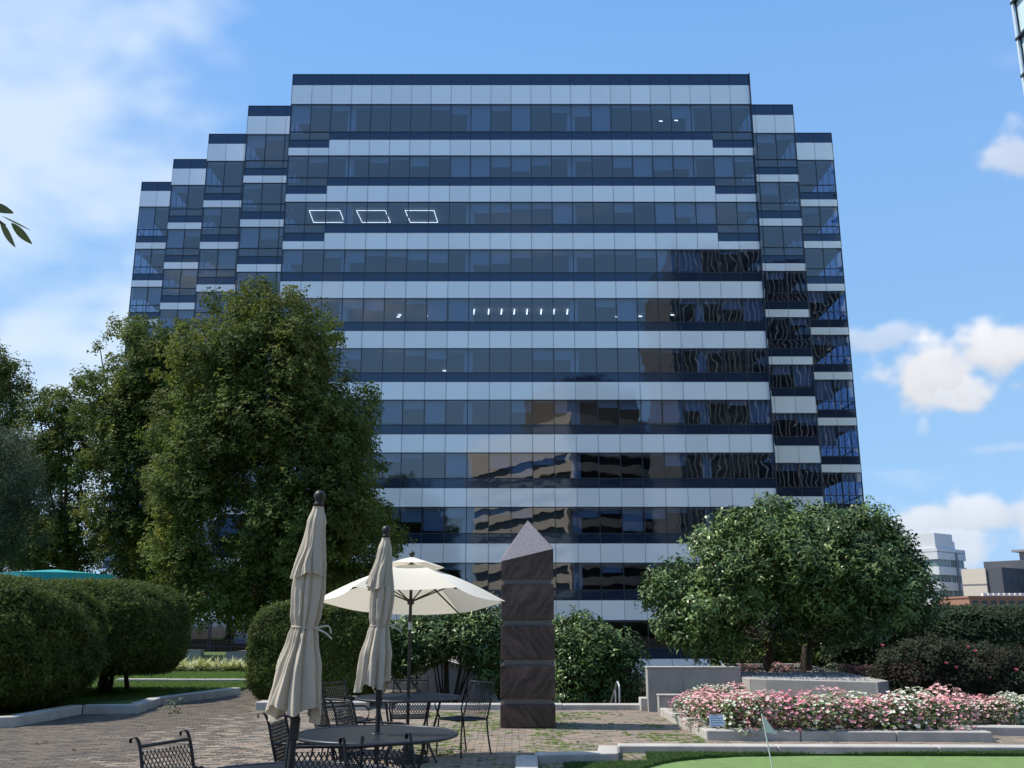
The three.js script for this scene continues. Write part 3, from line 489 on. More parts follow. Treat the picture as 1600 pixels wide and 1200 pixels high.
const fb = [[1030, 1117.5], [1104, 1157], [1553, 1160], [1497, 1145]].map(([x, y]) => XZ(atY(x, y)));
kerb('pale concrete kerb along the front of the pink and white flower bed', [fb[3], fb[2], fb[1], fb[0]], 0.3, 0.13);
const fc = [[1508, 1149], [1640, 1151]].map(([x, y]) => XZ(atY(x, y)));
kerb('short concrete kerb before the white flowers right of the main bed', [[fc[1][0] + 3, fc[1][1]], fc[1], fc[0]], 0.3, 0.12);
struct('flower_bed_soil', prism([[fb[0][0] + 0.1, fb[0][1]], [fb[1][0] + 0.1, fb[1][1] - 0.08], [fb[2][0] - 0.3, fb[2][1] - 0.08], [fc[0][0], fc[0][1] - 0.1], [fc[1][0] + 3, fc[1][1] - 0.1], [24, -29], [3.1, -29], [3.1, -18.3]], -0.05, 0.075), M.soil);
{ // raised planter with gravel
  const H = 0.62, outer = [[1135, 1051.5], [1171, 1060.5], [1197, 1061.5], [1372, 1066], [1388, 1064]].map(([x, y]) => XZ(atY(x, y, H))), poly = [...outer, [outer[4][0] + 0.6, -24.5], [outer[0][0] + 0.6, -24.5]];
  const t = thing('raised_planter', 'raised pale concrete planter of gravel under the round tree', 'planter', [outer[1][0], 0, outer[1][1]]);
  const o = ([x, z]) => [x - outer[1][0], z - outer[1][1]];
  for (let i = 0; i < poly.length; i++) { const a = o(poly[i]), b = o(poly[(i + 1) % poly.length]), L = Math.hypot(b[0] - a[0], b[1] - a[1]), m = part('planter_wall', rbox(L + 0.02, H, 0.24, 0.014), M.wall, t, [(a[0] + b[0]) / 2 + (b[1] - a[1]) / L * 0.12, H / 2 + i * 0.0015, (a[1] + b[1]) / 2 - (b[0] - a[0]) / L * 0.12]); m.rotation.y = Math.atan2(-(b[1] - a[1]), b[0] - a[0]); }
  part('soil', prism(poly.map(o).map(([x, z]) => [x * 0.97 + 0.06, z * 0.97 - 0.08]), 0.02, H - 0.06), M.soil, t);
  const R = rng(19), g = new THREE.IcosahedronGeometry(0.028, 0), mats = [], cols = [], q = new THREE.Matrix4(), e = new THREE.Euler();
  const pin = poly.map(o); while (mats.length < 9000) { const x = lerp(-1.2, 4.2, R()), z = lerp(-5.5, 1.5, R() ** 0.6); if (!inPoly(x, z, pin) || edgeDist(x, z, pin) < 0.22) continue; e.set(R() * 6, R() * 6, R() * 6); const s = 0.5 + R() * 0.9; q.compose(V(x, H - 0.055 + R() * 0.04, z), new THREE.Quaternion().setFromEuler(e), V(s, s * 0.7, s)); mats.push(q.clone()); const v = 0.12 + R() * 0.34; cols.push(C(v, v * 0.98, v * 0.95)); }
  instanced('gravel', g, std(C(1, 1, 1), 0.9), mats, cols, t);
}
// putting green
const gk = [[846, 1240], [839.4, 1179], [966, 1176], [966, 1163.5], [1720, 1166]].map(([x, y]) => XZ(atY(x, y, 0.1)));
kerb('pale concrete kerb stepping round the putting green', [...gk].reverse(), 0.25, 0.09, 0, M.concrete, 1.9);
{ // turf lies inside, the cut surface sunk a little below the fringe
  const cut = [[960, 1225], [1003, 1200], [1030, 1192], [1057, 1187], [1100, 1183], [1154, 1180], [1260, 1178.5], [1367, 1178], [1600, 1176], [1720, 1175]].map(([x, y]) => XZ(atY(x, y, 0.03)));
  const n = cut.length, near = -7.5, inner = [[gk[0][0] + 0.3, near], [gk[1][0] + 0.3, gk[1][1] + 0.28], [gk[2][0] + 0.32, gk[2][1] + 0.28], [gk[3][0] + 0.32, gk[3][1] + 0.28], [gk[4][0], gk[4][1] + 0.28]];
  const turfTex = tex(256, (u, v) => { const a = 0.8 + 0.25 * tiled(u, v, 8, 3.7, 4) + 0.35 * tiled(u, v, 90, 6.7, 2); return [a, a, a * 0.9]; }, 1.1);
  const fr = prism([...inner, [gk[4][0], cut[n - 1][1]], ...cut.slice().reverse(), [cut[0][0], near]], -0.04, 0.035);
  struct('putting_green_fringe', fr, std(C(0.055, 0.115, 0.03), 1, { map: turfTex, bumpMap: turfTex, bumpScale: 0.01 }));
  struct('putting_green', prism([...cut.map(([x, z]) => [x - 0.02, z - 0.02]), [gk[4][0], near], [cut[0][0] - 0.02, near]], -0.045, 0.012), std(C(0.17, 0.28, 0.088), 1, { map: turfTex, bumpMap: turfTex, bumpScale: 0.004 }));
  grass('fringe_turf', [...inner, [gk[4][0], cut[n - 1][1]], ...cut.slice().reverse(), [cut[0][0], near]].filter(([x, z]) => z < -6), 0.03, 14000, 9, 0.035, [[0.06, 0.13, 0.03], [0.08, 0.15, 0.04], [0.05, 0.11, 0.025]], 'dark artificial turf fringe round the putting green');
}
{ // moss in the paver joints
  const R = rng(23), pts = []; while (pts.length < 2600) { const x = lerp(-1.6, 3.2, R()), z = lerp(-11.5, -18.6, R()); const patch = fbm(x * 0.8 + 4, z * 0.5, 6.6, 3); if (patch < 0.02 && R() > 0.10) continue; const jx = R() < 0.45 ? Math.round(x / 0.1) * 0.1 : x, jz = -9.6 - (Math.round((-z - 9.6) / 0.1 - 0.5) + 0.5) * 0.1; pts.push([jx, jz]); }
  const g = new THREE.IcosahedronGeometry(0.013, 1); g.scale(2.6, 0.5, 0.8); const q = new THREE.Matrix4(), mats = [], cols = [];
  for (const [x, z] of pts) { const s = 0.6 + R() * 1.1; q.makeScale(s, s, s * 0.9).setPosition(x + (R() - 0.5) * 0.05, 0.0, z + (R() - 0.5) * 0.012); mats.push(q.clone()); const v = 0.7 + R() * 0.6; cols.push(C(0.10 * v, 0.15 * v, 0.03 * v)); }
  tag(instanced('moss', g, std(C(1, 1, 1), 1), mats, cols), 'green moss growing in the paver joints round the pillar', 'moss');
}

// ---------------------------------------------------------------- trees and hedges
const yewC = [[0.075, 0.12, 0.024], [0.10, 0.145, 0.03], [0.055, 0.09, 0.02], [0.125, 0.15, 0.032]];
const lindC = [[0.120, 0.160, 0.032], [0.090, 0.135, 0.030], [0.160, 0.180, 0.036], [0.075, 0.115, 0.026]];
const cherC = [[0.072, 0.130, 0.030], [0.056, 0.105, 0.026], [0.10, 0.152, 0.034]];
hedge('rounded_hedge', 'long rounded clipped hedge beside the kerb, nearer of the two', 'hedge', [-11.0, 1.2, -18.2], [3.15, 1.22, 2.0], { colors: yewC, n: 42000, seed: 4, pow: 3.2, groundY: 0.05, bottom: -0.9, stems: 5, scale: 1.25 });
hedge('rounded_hedge', 'rounded clipped hedge end with bare stems over the lawn', 'hedge', [-9.25, 1.38, -22.0], [1.85, 1.10, 1.9], { colors: yewC, n: 26000, seed: 8, pow: 2.8, groundY: 0.05, bottom: -0.75, stems: 8, scale: 1.25 });
hedge('rounded_hedge', 'dark square-cut hedge between the two closed umbrellas', 'hedge', [-3.95, 0.98, -20.65], [1.35, 1.02, 1.2], { colors: yewC, n: 20000, seed: 14, pow: 3.6, groundY: 0, scale: 1.2 });
tree('linden_tree', 'big dense tree with yellow-green top before the left half of the facade', { poly: [[272, 545], [298, 496], [335, 462], [395, 440], [450, 442], [498, 468], [530, 510], [542, 556], [578, 582], [592, 640], [578, 680], [603, 720], [612, 790], [628, 840], [604, 880], [560, 912], [480, 962], [430, 985], [350, 985], [280, 960], [240, 880], [238, 780], [232, 680], [248, 600]], d: 38, lobe: [0.8, 1.7], lobes: 230, per: 74, clump: clumpBroad, mat: leafDull, colors: lindC, base: [399, 1020], trunkR: 0.33, groundY: 0.45, seed: 21, depth: 0.95, hole: 0.5, limbs: 12 });
tree('linden_tree', 'loose-crowned tree with dark trunk standing left of the big tree', { poly: [[118, 600], [150, 535], [190, 498], [245, 490], [330, 505], [345, 640], [330, 760], [310, 860], [290, 930], [170, 925], [130, 830], [112, 700]], d: 44, lobe: [0.7, 1.4], lobes: 150, per: 78, clump: clumpBroad, mat: leafDull, colors: lindC, base: [208, 1030], trunkR: 0.34, groundY: 0.05, seed: 33, depth: 0.95, hole: 0.34, limbs: 12 });
tree('linden_tree', 'airy tree with sky showing through its crown behind the teal canopy', { poly: [[20, 650], [55, 608], [110, 600], [160, 630], [172, 760], [165, 890], [100, 905], [10, 900], [0, 760]], d: 47, lobe: [0.6, 1.2], lobes: 125, per: 84, clump: clumpBroad, mat: leafDull, colors: lindC, base: [85, 1030], trunkR: 0.28, groundY: 0.05, seed: 45, depth: 0.8, hole: 0.27, limbs: 12 });
tree('linden_tree', 'tall tree with ragged dark top at the edge beyond the hedge', { poly: [[-110, 570], [-40, 545], [10, 545], [48, 580], [50, 650], [62, 760], [45, 900], [-110, 900]], d: 50, lobe: [0.7, 1.3], lobes: 100, per: 80, clump: clumpBroad, mat: leafDull, colors: lindC, base: [-20, 1030], trunkR: 0.3, groundY: 0.05, seed: 52, depth: 0.8, hole: 0.3, limbs: 12 });
tree('silver_tree', 'grey-green fine-leaved tree drooping behind the long hedge', { poly: [[-120, 660], [-20, 640], [30, 665], [62, 720], [78, 800], [70, 880], [40, 905], [-120, 905]], d: 36, lobe: [0.5, 1.0], lobes: 105, per: 120, clump: clumpSilver, mat: leafDull, colors: [[0.085, 0.12, 0.07], [0.07, 0.10, 0.06], [0.11, 0.14, 0.085]], base: [-30, 1030], trunkR: 0.22, groundY: 0.05, seed: 57, depth: 0.7, hole: 0.36 });
tree('cherry_tree', 'broad round glossy-leaved tree over the raised gravel planter', { poly: [[998, 935], [1015, 905], [1050, 880], [1090, 830], [1140, 800], [1200, 778], [1262, 788], [1300, 797], [1350, 788], [1402, 830], [1422, 870], [1462, 910], [1478, 948], [1440, 972], [1390, 995], [1330, 1010], [1270, 1000], [1200, 1005], [1150, 1030], [1100, 1037], [1055, 1012], [1020, 985]], d: 21, lobe: [0.34, 0.68], lobes: 240, per: 250, clump: clumpCherry, mat: leafGloss, colors: cherC, base: [1234, 1048], trunkR: 0.16, groundY: 0.5, seed: 63, depth: 0.8, limbs: 9, stems: 2 });
tree('cherry_tree', 'glossy-leaved tree rising from the lower court between umbrella and pillar', { poly: [[580, 985], [640, 952], [700, 945], [775, 930], [800, 980], [800, 1085], [765, 1092], [735, 1050], [690, 1028], [645, 1050], [600, 1075], [575, 1050]], d: 23.2, lobe: [0.32, 0.6], lobes: 95, per: 170, clump: clumpCherry, mat: leafGloss, colors: cherC, base: [700, 1060], trunkR: 0.13, groundY: -3.4, seed: 71, depth: 0.55, limbs: 12 });
tree('cherry_tree', 'glossy-leaved tree in the lower court right of the granite pillar', { poly: [[850, 975], [885, 960], [915, 965], [955, 985], [992, 1008], [1014, 1042], [1015, 1110], [850, 1115]], d: 22.6, lobe: [0.32, 0.6], lobes: 85, per: 185, clump: clumpCherry, mat: leafGloss, colors: cherC, base: [925, 1060], trunkR: 0.13, groundY: -3.4, seed: 82, depth: 0.7, limbs: 12 });
tree('rose_bush', 'sprawling dark rose bush behind the white flowers', { poly: [[1360, 1062], [1378, 1018], [1430, 996], [1500, 1003], [1560, 1012], [1650, 1003], [1660, 1095], [1480, 1098], [1400, 1092]], d: 18, lobe: [0.16, 0.32], lobes: 150, per: 900, clump: clumpShrub, mat: leafDull, colors: [[0.055, 0.065, 0.035], [0.08, 0.055, 0.04], [0.045, 0.06, 0.035], [0.06, 0.08, 0.045]], base: [1490, 1090], trunkR: 0.03, groundY: 0.07, seed: 91, depth: 0.4, limbs: 26 }).userData.category = 'shrub';
{ // single roses on the bush
  const R = rng(95), pet = []; for (let i = 0; i < 9; i++) { const g = leafGeo(0.045, 0.04, 0.5, -0.3); g.rotateX(-0.5 - (i % 3) * 0.35); g.rotateY(i * 0.7); pet.push(g); } const g = merge(pet);
  for (const [x, y] of [[1478, 1037], [1494, 1044], [1523, 1018], [1587, 1047], [1545, 1060], [1378, 1009], [1512, 1012]]) { const p = atZ(x, y, 17.35), m = part(numbered('rose_bloom'), g, phys(C(0.72, 0.22, 0.30), 0.8, { side: THREE.DoubleSide }), scene, p.toArray()); m.rotation.set(0.9, R() * 6, 0); tag(m, 'single pink rose bloom on the dark rose bush', 'flower', 'roses on the bush'); } }
hedge('dark_hedge', 'long dark evergreen hedge behind the rose bush', 'hedge', [13.2, 0.95, -25.2], [5.6, 0.98, 1.3], { clump: clumpShrub, colors: [[0.05, 0.08, 0.04], [0.065, 0.095, 0.045], [0.045, 0.07, 0.036]], n: 36000, seed: 31, pow: 3, groundY: 0.07, lump: 0.1, scale: 1.5 });
hedge('round_shrub', 'rounded shrub behind the cherry trunks', 'shrub', [8.1, 0.8, -25.6], [2.2, 0.85, 1.0], { clump: clumpShrub, colors: yewC, n: 14000, seed: 37, pow: 2.6, groundY: 0.07, lump: 0.14, scale: 1.6 });
hedge('round_shrub', 'light green bush seen left of the cherry trunks', 'shrub', [atZ(1182, 1030, 24).x, 0.75, -24.9], [0.55, 0.75, 0.45], { clump: clumpCherry, mat: leafGloss, colors: cherC, n: 1500, seed: 39, pow: 2.2, groundY: 0.07, lump: 0.2, scale: 0.7 });
{ // twig of a street tree that hangs into the upper left corner; its trunk stands outside the view
  const t = thing('overhanging_tree', 'leafy twig of a near tree reaching into the view against the cloud', 'tree', [-4.6, 0, -4.2]);
  const tip = atZ(8, 352, 4.3).sub(V(-4.6, 0, -4.2)), lm = phys(C(0.09, 0.12, 0.03), 0.9, { transmission: 0.4, thickness: 0, clearcoat: 0.3, clearcoatRoughness: 0.4, side: THREE.DoubleSide });
  part('trunk', [tube([V(0, -0.1, 0), V(0.05, 1.6, 0), V(0.0, 3.4, 0.1), V(-0.3, 5.4, 0.2)], 0.13, 0.05, 10), tube([V(0.02, 2.6, 0.05), V(0.8, 3.6, 0), V(tip.x - 0.4, tip.y + 0.22, tip.z), tip], 0.045, 0.006, 7)], M.bark, t);
  const leaf = (a, len, wid, rz, rx, ry) => { const g = []; for (let i = 0; i < 1; i++) { const P = [], I = []; for (let k = 0; k <= 8; k++) { const u = k / 8, w = wid * Math.sin(Math.PI * Math.min(1, u * 0.92 + 0.04)) ** 0.9 * (1 - 0.25 * u) / 2; P.push(-w, 0.12 * w, u * len, 0, 0, u * len, w, 0.12 * w, u * len); if (k < 8) { const b = k * 3; I.push(b, b + 1, b + 3, b + 3, b + 1, b + 4, b + 1, b + 2, b + 4, b + 4, b + 2, b + 5); } } const q = new THREE.BufferGeometry(); q.setAttribute('position', new THREE.Float32BufferAttribute(P, 3)); q.setIndex(I); q.computeVertexNormals(); g.push(q); } const m = part('leaf', g[0], lm, t, a.toArray()); m.rotation.set(rx, ry, rz, 'YXZ'); return m; };
  const rel = (x, y) => atZ(x, y, 4.3).sub(V(-4.6, 0, -4.2));
  const aim = (x0, y0, x1, y1, wid, roll) => { const a = rel(x0, y0), b = rel(x1, y1), m = leaf(a, a.distanceTo(b), wid, 0, 0, 0); m.quaternion.setFromUnitVectors(V(0, 0, 1), b.clone().sub(a).normalize()); m.quaternion.multiply(new THREE.Quaternion().setFromAxisAngle(V(0, 0, 1), roll)); };
  aim(-22, 318, 21, 333, 0.055, 1.1); aim(4, 338, 48, 360, 0.014, 0.5); aim(0, 345, 24, 386, 0.056, 1.3); aim(18, 349, 50, 381, 0.048, 1.25); aim(-12, 340, -40, 372, 0.05, 1.2); aim(-24, 322, -60, 318, 0.05, 0.9);
  const R = rng(3); for (let i = 0; i < 60; i++) { const c = V(-0.3 + (R() - 0.5) * 1.6, 5.2 + (R() - 0.5) * 1.4, 0.2 + (R() - 0.5) * 1.6); leaf(c, 0.11, 0.05, R() * 6, R() * 6, R() * 6); }
}

// ---------------------------------------------------------------- begonias
{
  const R = rng(41), flower = (() => { const l = []; for (let i = 0; i < 4; i++) { const g = leafGeo(0.024, 0.022, 0.4, -0.1); g.rotateX(-0.45); g.rotateY(i * Math.PI / 2); l.push(g); } return merge(l); })();
  const dome = (v, r, h) => V(v.x * r, Math.max(0.02, (v.y * 0.62 + 0.38) * h), v.z * r), up = V(0, 1, 0);
  const fol = [], flo = [];
  for (let k = 0; k < 3; k++) {
    const lv = [], fl = [];
    for (let i = 0; i < 260; i++) { const v = V(R() * 2 - 1, R() * 1.7 - 0.7, R() * 2 - 1).normalize(), g = leafGeo(0.07, 0.055, 0.3, 0.25); g.rotateX(-0.4 + (R() - 0.5)); g.rotateY(Math.atan2(v.x, v.z) + (R() - 0.5)); const p = dome(v, 0.30 * (0.65 + 0.3 * R()), 0.55 * (0.8 + 0.15 * R())); g.translate(p.x, p.y, p.z); lv.push(g); }
    for (let i = 0; i < 180; i++) { const v = V(R() * 2 - 1, R() * 1.9 - 0.5, R() * 2 - 1).normalize(), g = flower.clone(); const s = 0.85 + R() * 0.6; g.scale(s, s, s); g.applyQuaternion(new THREE.Quaternion().setFromUnitVectors(up, v.clone().add(V((R() - 0.5), R() * 0.6, (R() - 0.5))).normalize())); const p = dome(v, 0.30 * (0.95 + 0.14 * R()), 0.55 * (0.96 + 0.12 * R())); g.translate(p.x, p.y, p.z); fl.push(g); }
    fol.push(merge(lv)); flo.push(merge(fl));
  }
  const leafM = phys(C(0.10, 0.165, 0.04), 0.7, { clearcoat: 0.4, clearcoatRoughness: 0.35, side: THREE.DoubleSide }), bronze = phys(C(0.12, 0.12, 0.04), 0.7, { clearcoat: 0.4, clearcoatRoughness: 0.35, side: THREE.DoubleSide });
  const petal = (c) => phys(c, 0.8, { transmission: 0.25, thickness: 0, side: THREE.DoubleSide }), pinks = [petal(C(0.88, 0.44, 0.48)), petal(C(0.90, 0.54, 0.54)), petal(C(0.85, 0.36, 0.43))], whites = [petal(C(0.76, 0.80, 0.62)), petal(C(0.82, 0.82, 0.72))];
  function begonia(p, white, s, label, group) {
    const k = Math.floor(R() * 3), t = thing('begonia', label, 'flowers', [p.x, p.y, p.z], R() * 6.28, group); t.scale.set(s * (0.9 + R() * 0.25), s * (0.60 + R() * 0.22), s * (0.9 + R() * 0.25));
    part('foliage', fol[k], white || R() < 0.4 ? leafM : bronze, t).userData.kind = 'stuff'; part('blossoms', flo[k], white ? whites[Math.floor(R() * 2)] : pinks[Math.floor(R() * 3)], t).userData.kind = 'stuff';
  }
  const LP = 'pink begonia clump packed in the main kerbed flower bed', LW = 'white begonia clump packed in the main kerbed flower bed', GP = 'pink begonias of the main bed', GW = 'white begonias of the main bed';
  const put = (px, py, white, s = 1) => begonia(atY(px, py, 0.06), white, s, white ? LW : LP, white ? GW : GP);
    for (let i = 0; i < 10; i++) put(1126 + i * 40 + (R() - 0.5) * 6, 1146 - (i < 1 ? 3 : 0), [1, 4, 7].includes(i), 1.15 + R() * 0.2);
  for (let i = 0; i < 9; i++) put(1112 + i * 46 + (R() - 0.5) * 6, 1136, [2, 5, 7].includes(i), 1.2 + R() * 0.25);
  for (const [x, y, w, s] of [[1080, 1126, 1, 1], [1076, 1119, 0, 1], [1098, 1121, 0, 1], [1088, 1113, 0, 1.05], [1112, 1116, 0, 1.05], [1104, 1108, 1, 1.1], [1128, 1112, 1, 1.05], [1126, 1105, 0, 1.12], [1145, 1118, 0, 1], [1150, 1108, 0, 1.1], [1168, 1116, 0, 1], [1146, 1099, 1, 1.15], [1180, 1122, 0, 1]]) put(x, y, w, s);
  for (const [x, y, w] of [[1528, 1133, 1], [1560, 1134, 0], [1588, 1133, 1], [1618, 1134, 1], [1540, 1125, 0], [1575, 1124, 1], [1605, 1124, 0], [1512, 1124, 0]]) begonia(atY(x, y, 0.06), w, 1, w ? 'white begonia clump behind the short right kerb' : 'dark pink begonia clump behind the short right kerb', w ? 'white begonias of the side bed' : 'pink begonias of the side bed');
  for (const [x, y, w] of [[1164, 1057, 0], [1180, 1056, 0], [1216, 1056, 0], [1232, 1055, 0], [1246, 1056, 0], [1304, 1057, 1], [1322, 1057, 0], [1340, 1058, 0], [1356, 1058, 0]]) begonia(atZ(x, y, 20.6).setY(0.55), w, 0.55, w ? 'small white begonia on the gravel of the raised planter' : 'small pink begonia on the gravel of the raised planter', w ? undefined : 'small pink begonias of the raised planter');
}
{ // plant sign with printed lines too small to read
  const p = atY(1121, 1147, 0.07), st = tex(128, (u, v) => { const row = Math.floor(v * 5), inl = (v * 5) % 1, x0 = 0.08, ln = [0.7, 0.9, 0.8, 0.86, 0.6][row] ?? 0.7, ink = inl > 0.3 && inl < 0.72 && u > x0 && u < ln && Math.sin(u * 70 + row * 2.1) + 0.6 * Math.sin(u * 173 + row) > -0.55; return ink ? [0.16, 0.27, 0.45] : [0.66, 0.74, 0.82]; }, 1, true);
  const t = thing('plant_sign', 'small blue-grey printed sign on a stake among the pink flowers', 'sign', [p.x, 0.05, p.z]); part('stake', box(-0.012, 0.012, 0, 0.14, -0.01, 0.0), std(C(0.4, 0.4, 0.4), 0.5), t);
  const pl = part('sign_plate', new THREE.BoxGeometry(0.215, 0.16, 0.01), std(C(1, 1, 1), 0.5, { map: st }), t, [0, 0.2, 0.0]); pl.rotation.set(-0.35, 0.1, 0.05);
}
{ // putting green flag
  const top = atZ(1190, 1114, 10.3), t = thing('golf_flag', 'small pale golf flag on a thin white pole on the putting green', 'flag', [top.x + 0.1, 0.012, top.z]);
  const h = top.y - 0.012; part('pole', tube([V(0, 0, 0), V(-0.05, h * 0.5, 0), V(-0.1, h, 0)], 0.007, 0.007, 6, 8), std(C(0.75, 0.76, 0.74), 0.5), t);
  const s = new THREE.Shape([new THREE.Vector2(0, 0), new THREE.Vector2(0.155, -0.20), new THREE.Vector2(0.022, -0.175)]), g = new THREE.ExtrudeGeometry(s, { depth: 0.003, bevelEnabled: false, steps: 1 }); part('flag_cloth', g, phys(C(0.82, 0.83, 0.80), 0.9, { transmission: 0.1, thickness: 0 }), t, [-0.098, h - 0.01, 0]).rotation.y = 0.2; part('pole_knob', new THREE.SphereGeometry(0.014, 10, 8), std(C(0.05, 0.05, 0.06), 0.5), t, [-0.1, h + 0.008, 0]);
}
{ // round teal canopy behind the long hedge
  const c = atZ(86, 905, 30), teal = std(C(0.01, 0.30, 0.30), 0.7), t = thing('round_canopy', 'round teal fabric canopy showing above the long hedge', 'canopy', [c.x, 0.05, c.z]), h = 2.72;
  part('valance', new THREE.CylinderGeometry(1.66, 1.70, 0.26, 64, 1, true), Object.assign(teal.clone(), { side: THREE.DoubleSide }), t, [0, h + 0.13, 0]); part('roof_cloth', new THREE.ConeGeometry(1.665, 0.16, 64), teal, t, [0, h + 0.335, 0]); part('pole', new THREE.CylinderGeometry(0.04, 0.04, h + 0.3, 12), M.iron, t, [0, (h + 0.3) / 2, 0]); part('foot', new THREE.CylinderGeometry(0.35, 0.4, 0.08, 24), M.iron, t, [0, 0.04, 0]);
}

// ---------------------------------------------------------------- granite pillar
{
  const vein = tex(1024, (u, v) => { const w = fbm(u * 3, v * 3, 2.4, 4), a = u * 5 + v * 4 + w * 2.2, b = 0.55 * fbm(u * 15 + v * 12 + w * 3, (u * 0.8 - v) * 2.2, 8.8, 5) + 0.25 * fbm(a, (u - v) * 1.2, 3.8, 4), sp = tiled(u, v, 120, 4.1, 2), s = 0.55 + 1.25 * b + 0.75 * sp, rust = smooth(0.1, 0.42, fbm(u * 4 + 3, v * 2.4 + w, 5.1, 4)); return [s * (0.9 + 0.45 * rust), s * (0.84 + 0.12 * rust), s * 0.86]; }, 0.62, true);
  vein.wrapS = vein.wrapT = THREE.MirroredRepeatWrapping;
  const gran = phys(C(0.225, 0.165, 0.155), 0.34, { map: vein, clearcoat: 0.3, clearcoatRoughness: 0.3 }), rough = std(C(0.19, 0.178, 0.21), 0.8, { map: grainTex, bumpMap: grainTex, bumpScale: 0.006 }), joint = std(C(0.17, 0.165, 0.165), 0.7, { map: grainTex });
  const b = atY(825, 1138), d = -b.z, W = atZ(868.6, 1120, d).x - atZ(782, 1120, d).x, t = thing('granite_pillar', 'dark brown granite pillar of stacked blocks with a slanted pyramid top', 'sculpture', [b.x, 0, b.z - W / 2]);
  const Y = (y) => atZ(825, y, d).y, R = rng(2);
  const lv = [[1138, 1101], [1091.5, 1039.5], [1030.5, 977], [968.5, 912.5]];
  lv.forEach(([a, c], i) => { const y0 = Math.max(0, Y(a)), y1 = Y(c), g = rbox(W * (1 - i * 0.006), y1 - y0, W * (1 - i * 0.006), 0.012), uv = g.attributes.uv; for (let k = 0; k < uv.count; k++) uv.setXY(k, uv.getX(k) + 0.806 + i * 1.6129, uv.getY(k) + 0.5 + (i * 0.37) % 0.7); part('granite_block', g, gran, t, [0, (y0 + y1) / 2, 0]); });
  [[1101, 1091.5], [1039.5, 1030.5], [977, 968.5], [912.5, 904]].forEach(([a, c]) => part('joint_course', rbox(W * 0.9, Y(c) - Y(a) + 0.004, W * 0.9, 0.006), joint, t, [0, (Y(a) + Y(c)) / 2, 0]));
  const h = W * 0.975 / 2, y0 = Y(904), fl = Y(877), fr = Y(857.5), ap = V(atZ(825.4, 806.5, d).x - b.x, Y(806.5), -h * 0.55), top = [V(-h, fl, h), V(h, fr, h), V(h, fr + 0.12, -h), V(-h, fl + 0.12, -h)];
  const tb = metric(new ConvexGeometry([V(-h, y0, h), V(h, y0, h), V(h, y0, -h), V(-h, y0, -h), ...top])); for (let k = 0; k < tb.attributes.uv.count; k++) tb.attributes.uv.setXY(k, tb.attributes.uv.getX(k) + 0.806, tb.attributes.uv.getY(k)); part('granite_block', tb, gran, t);
  part('pyramid_cap', metric(new ConvexGeometry([...top.map((p) => p.clone().add(V(0, 0.002, 0))), ap])), rough, t);
}

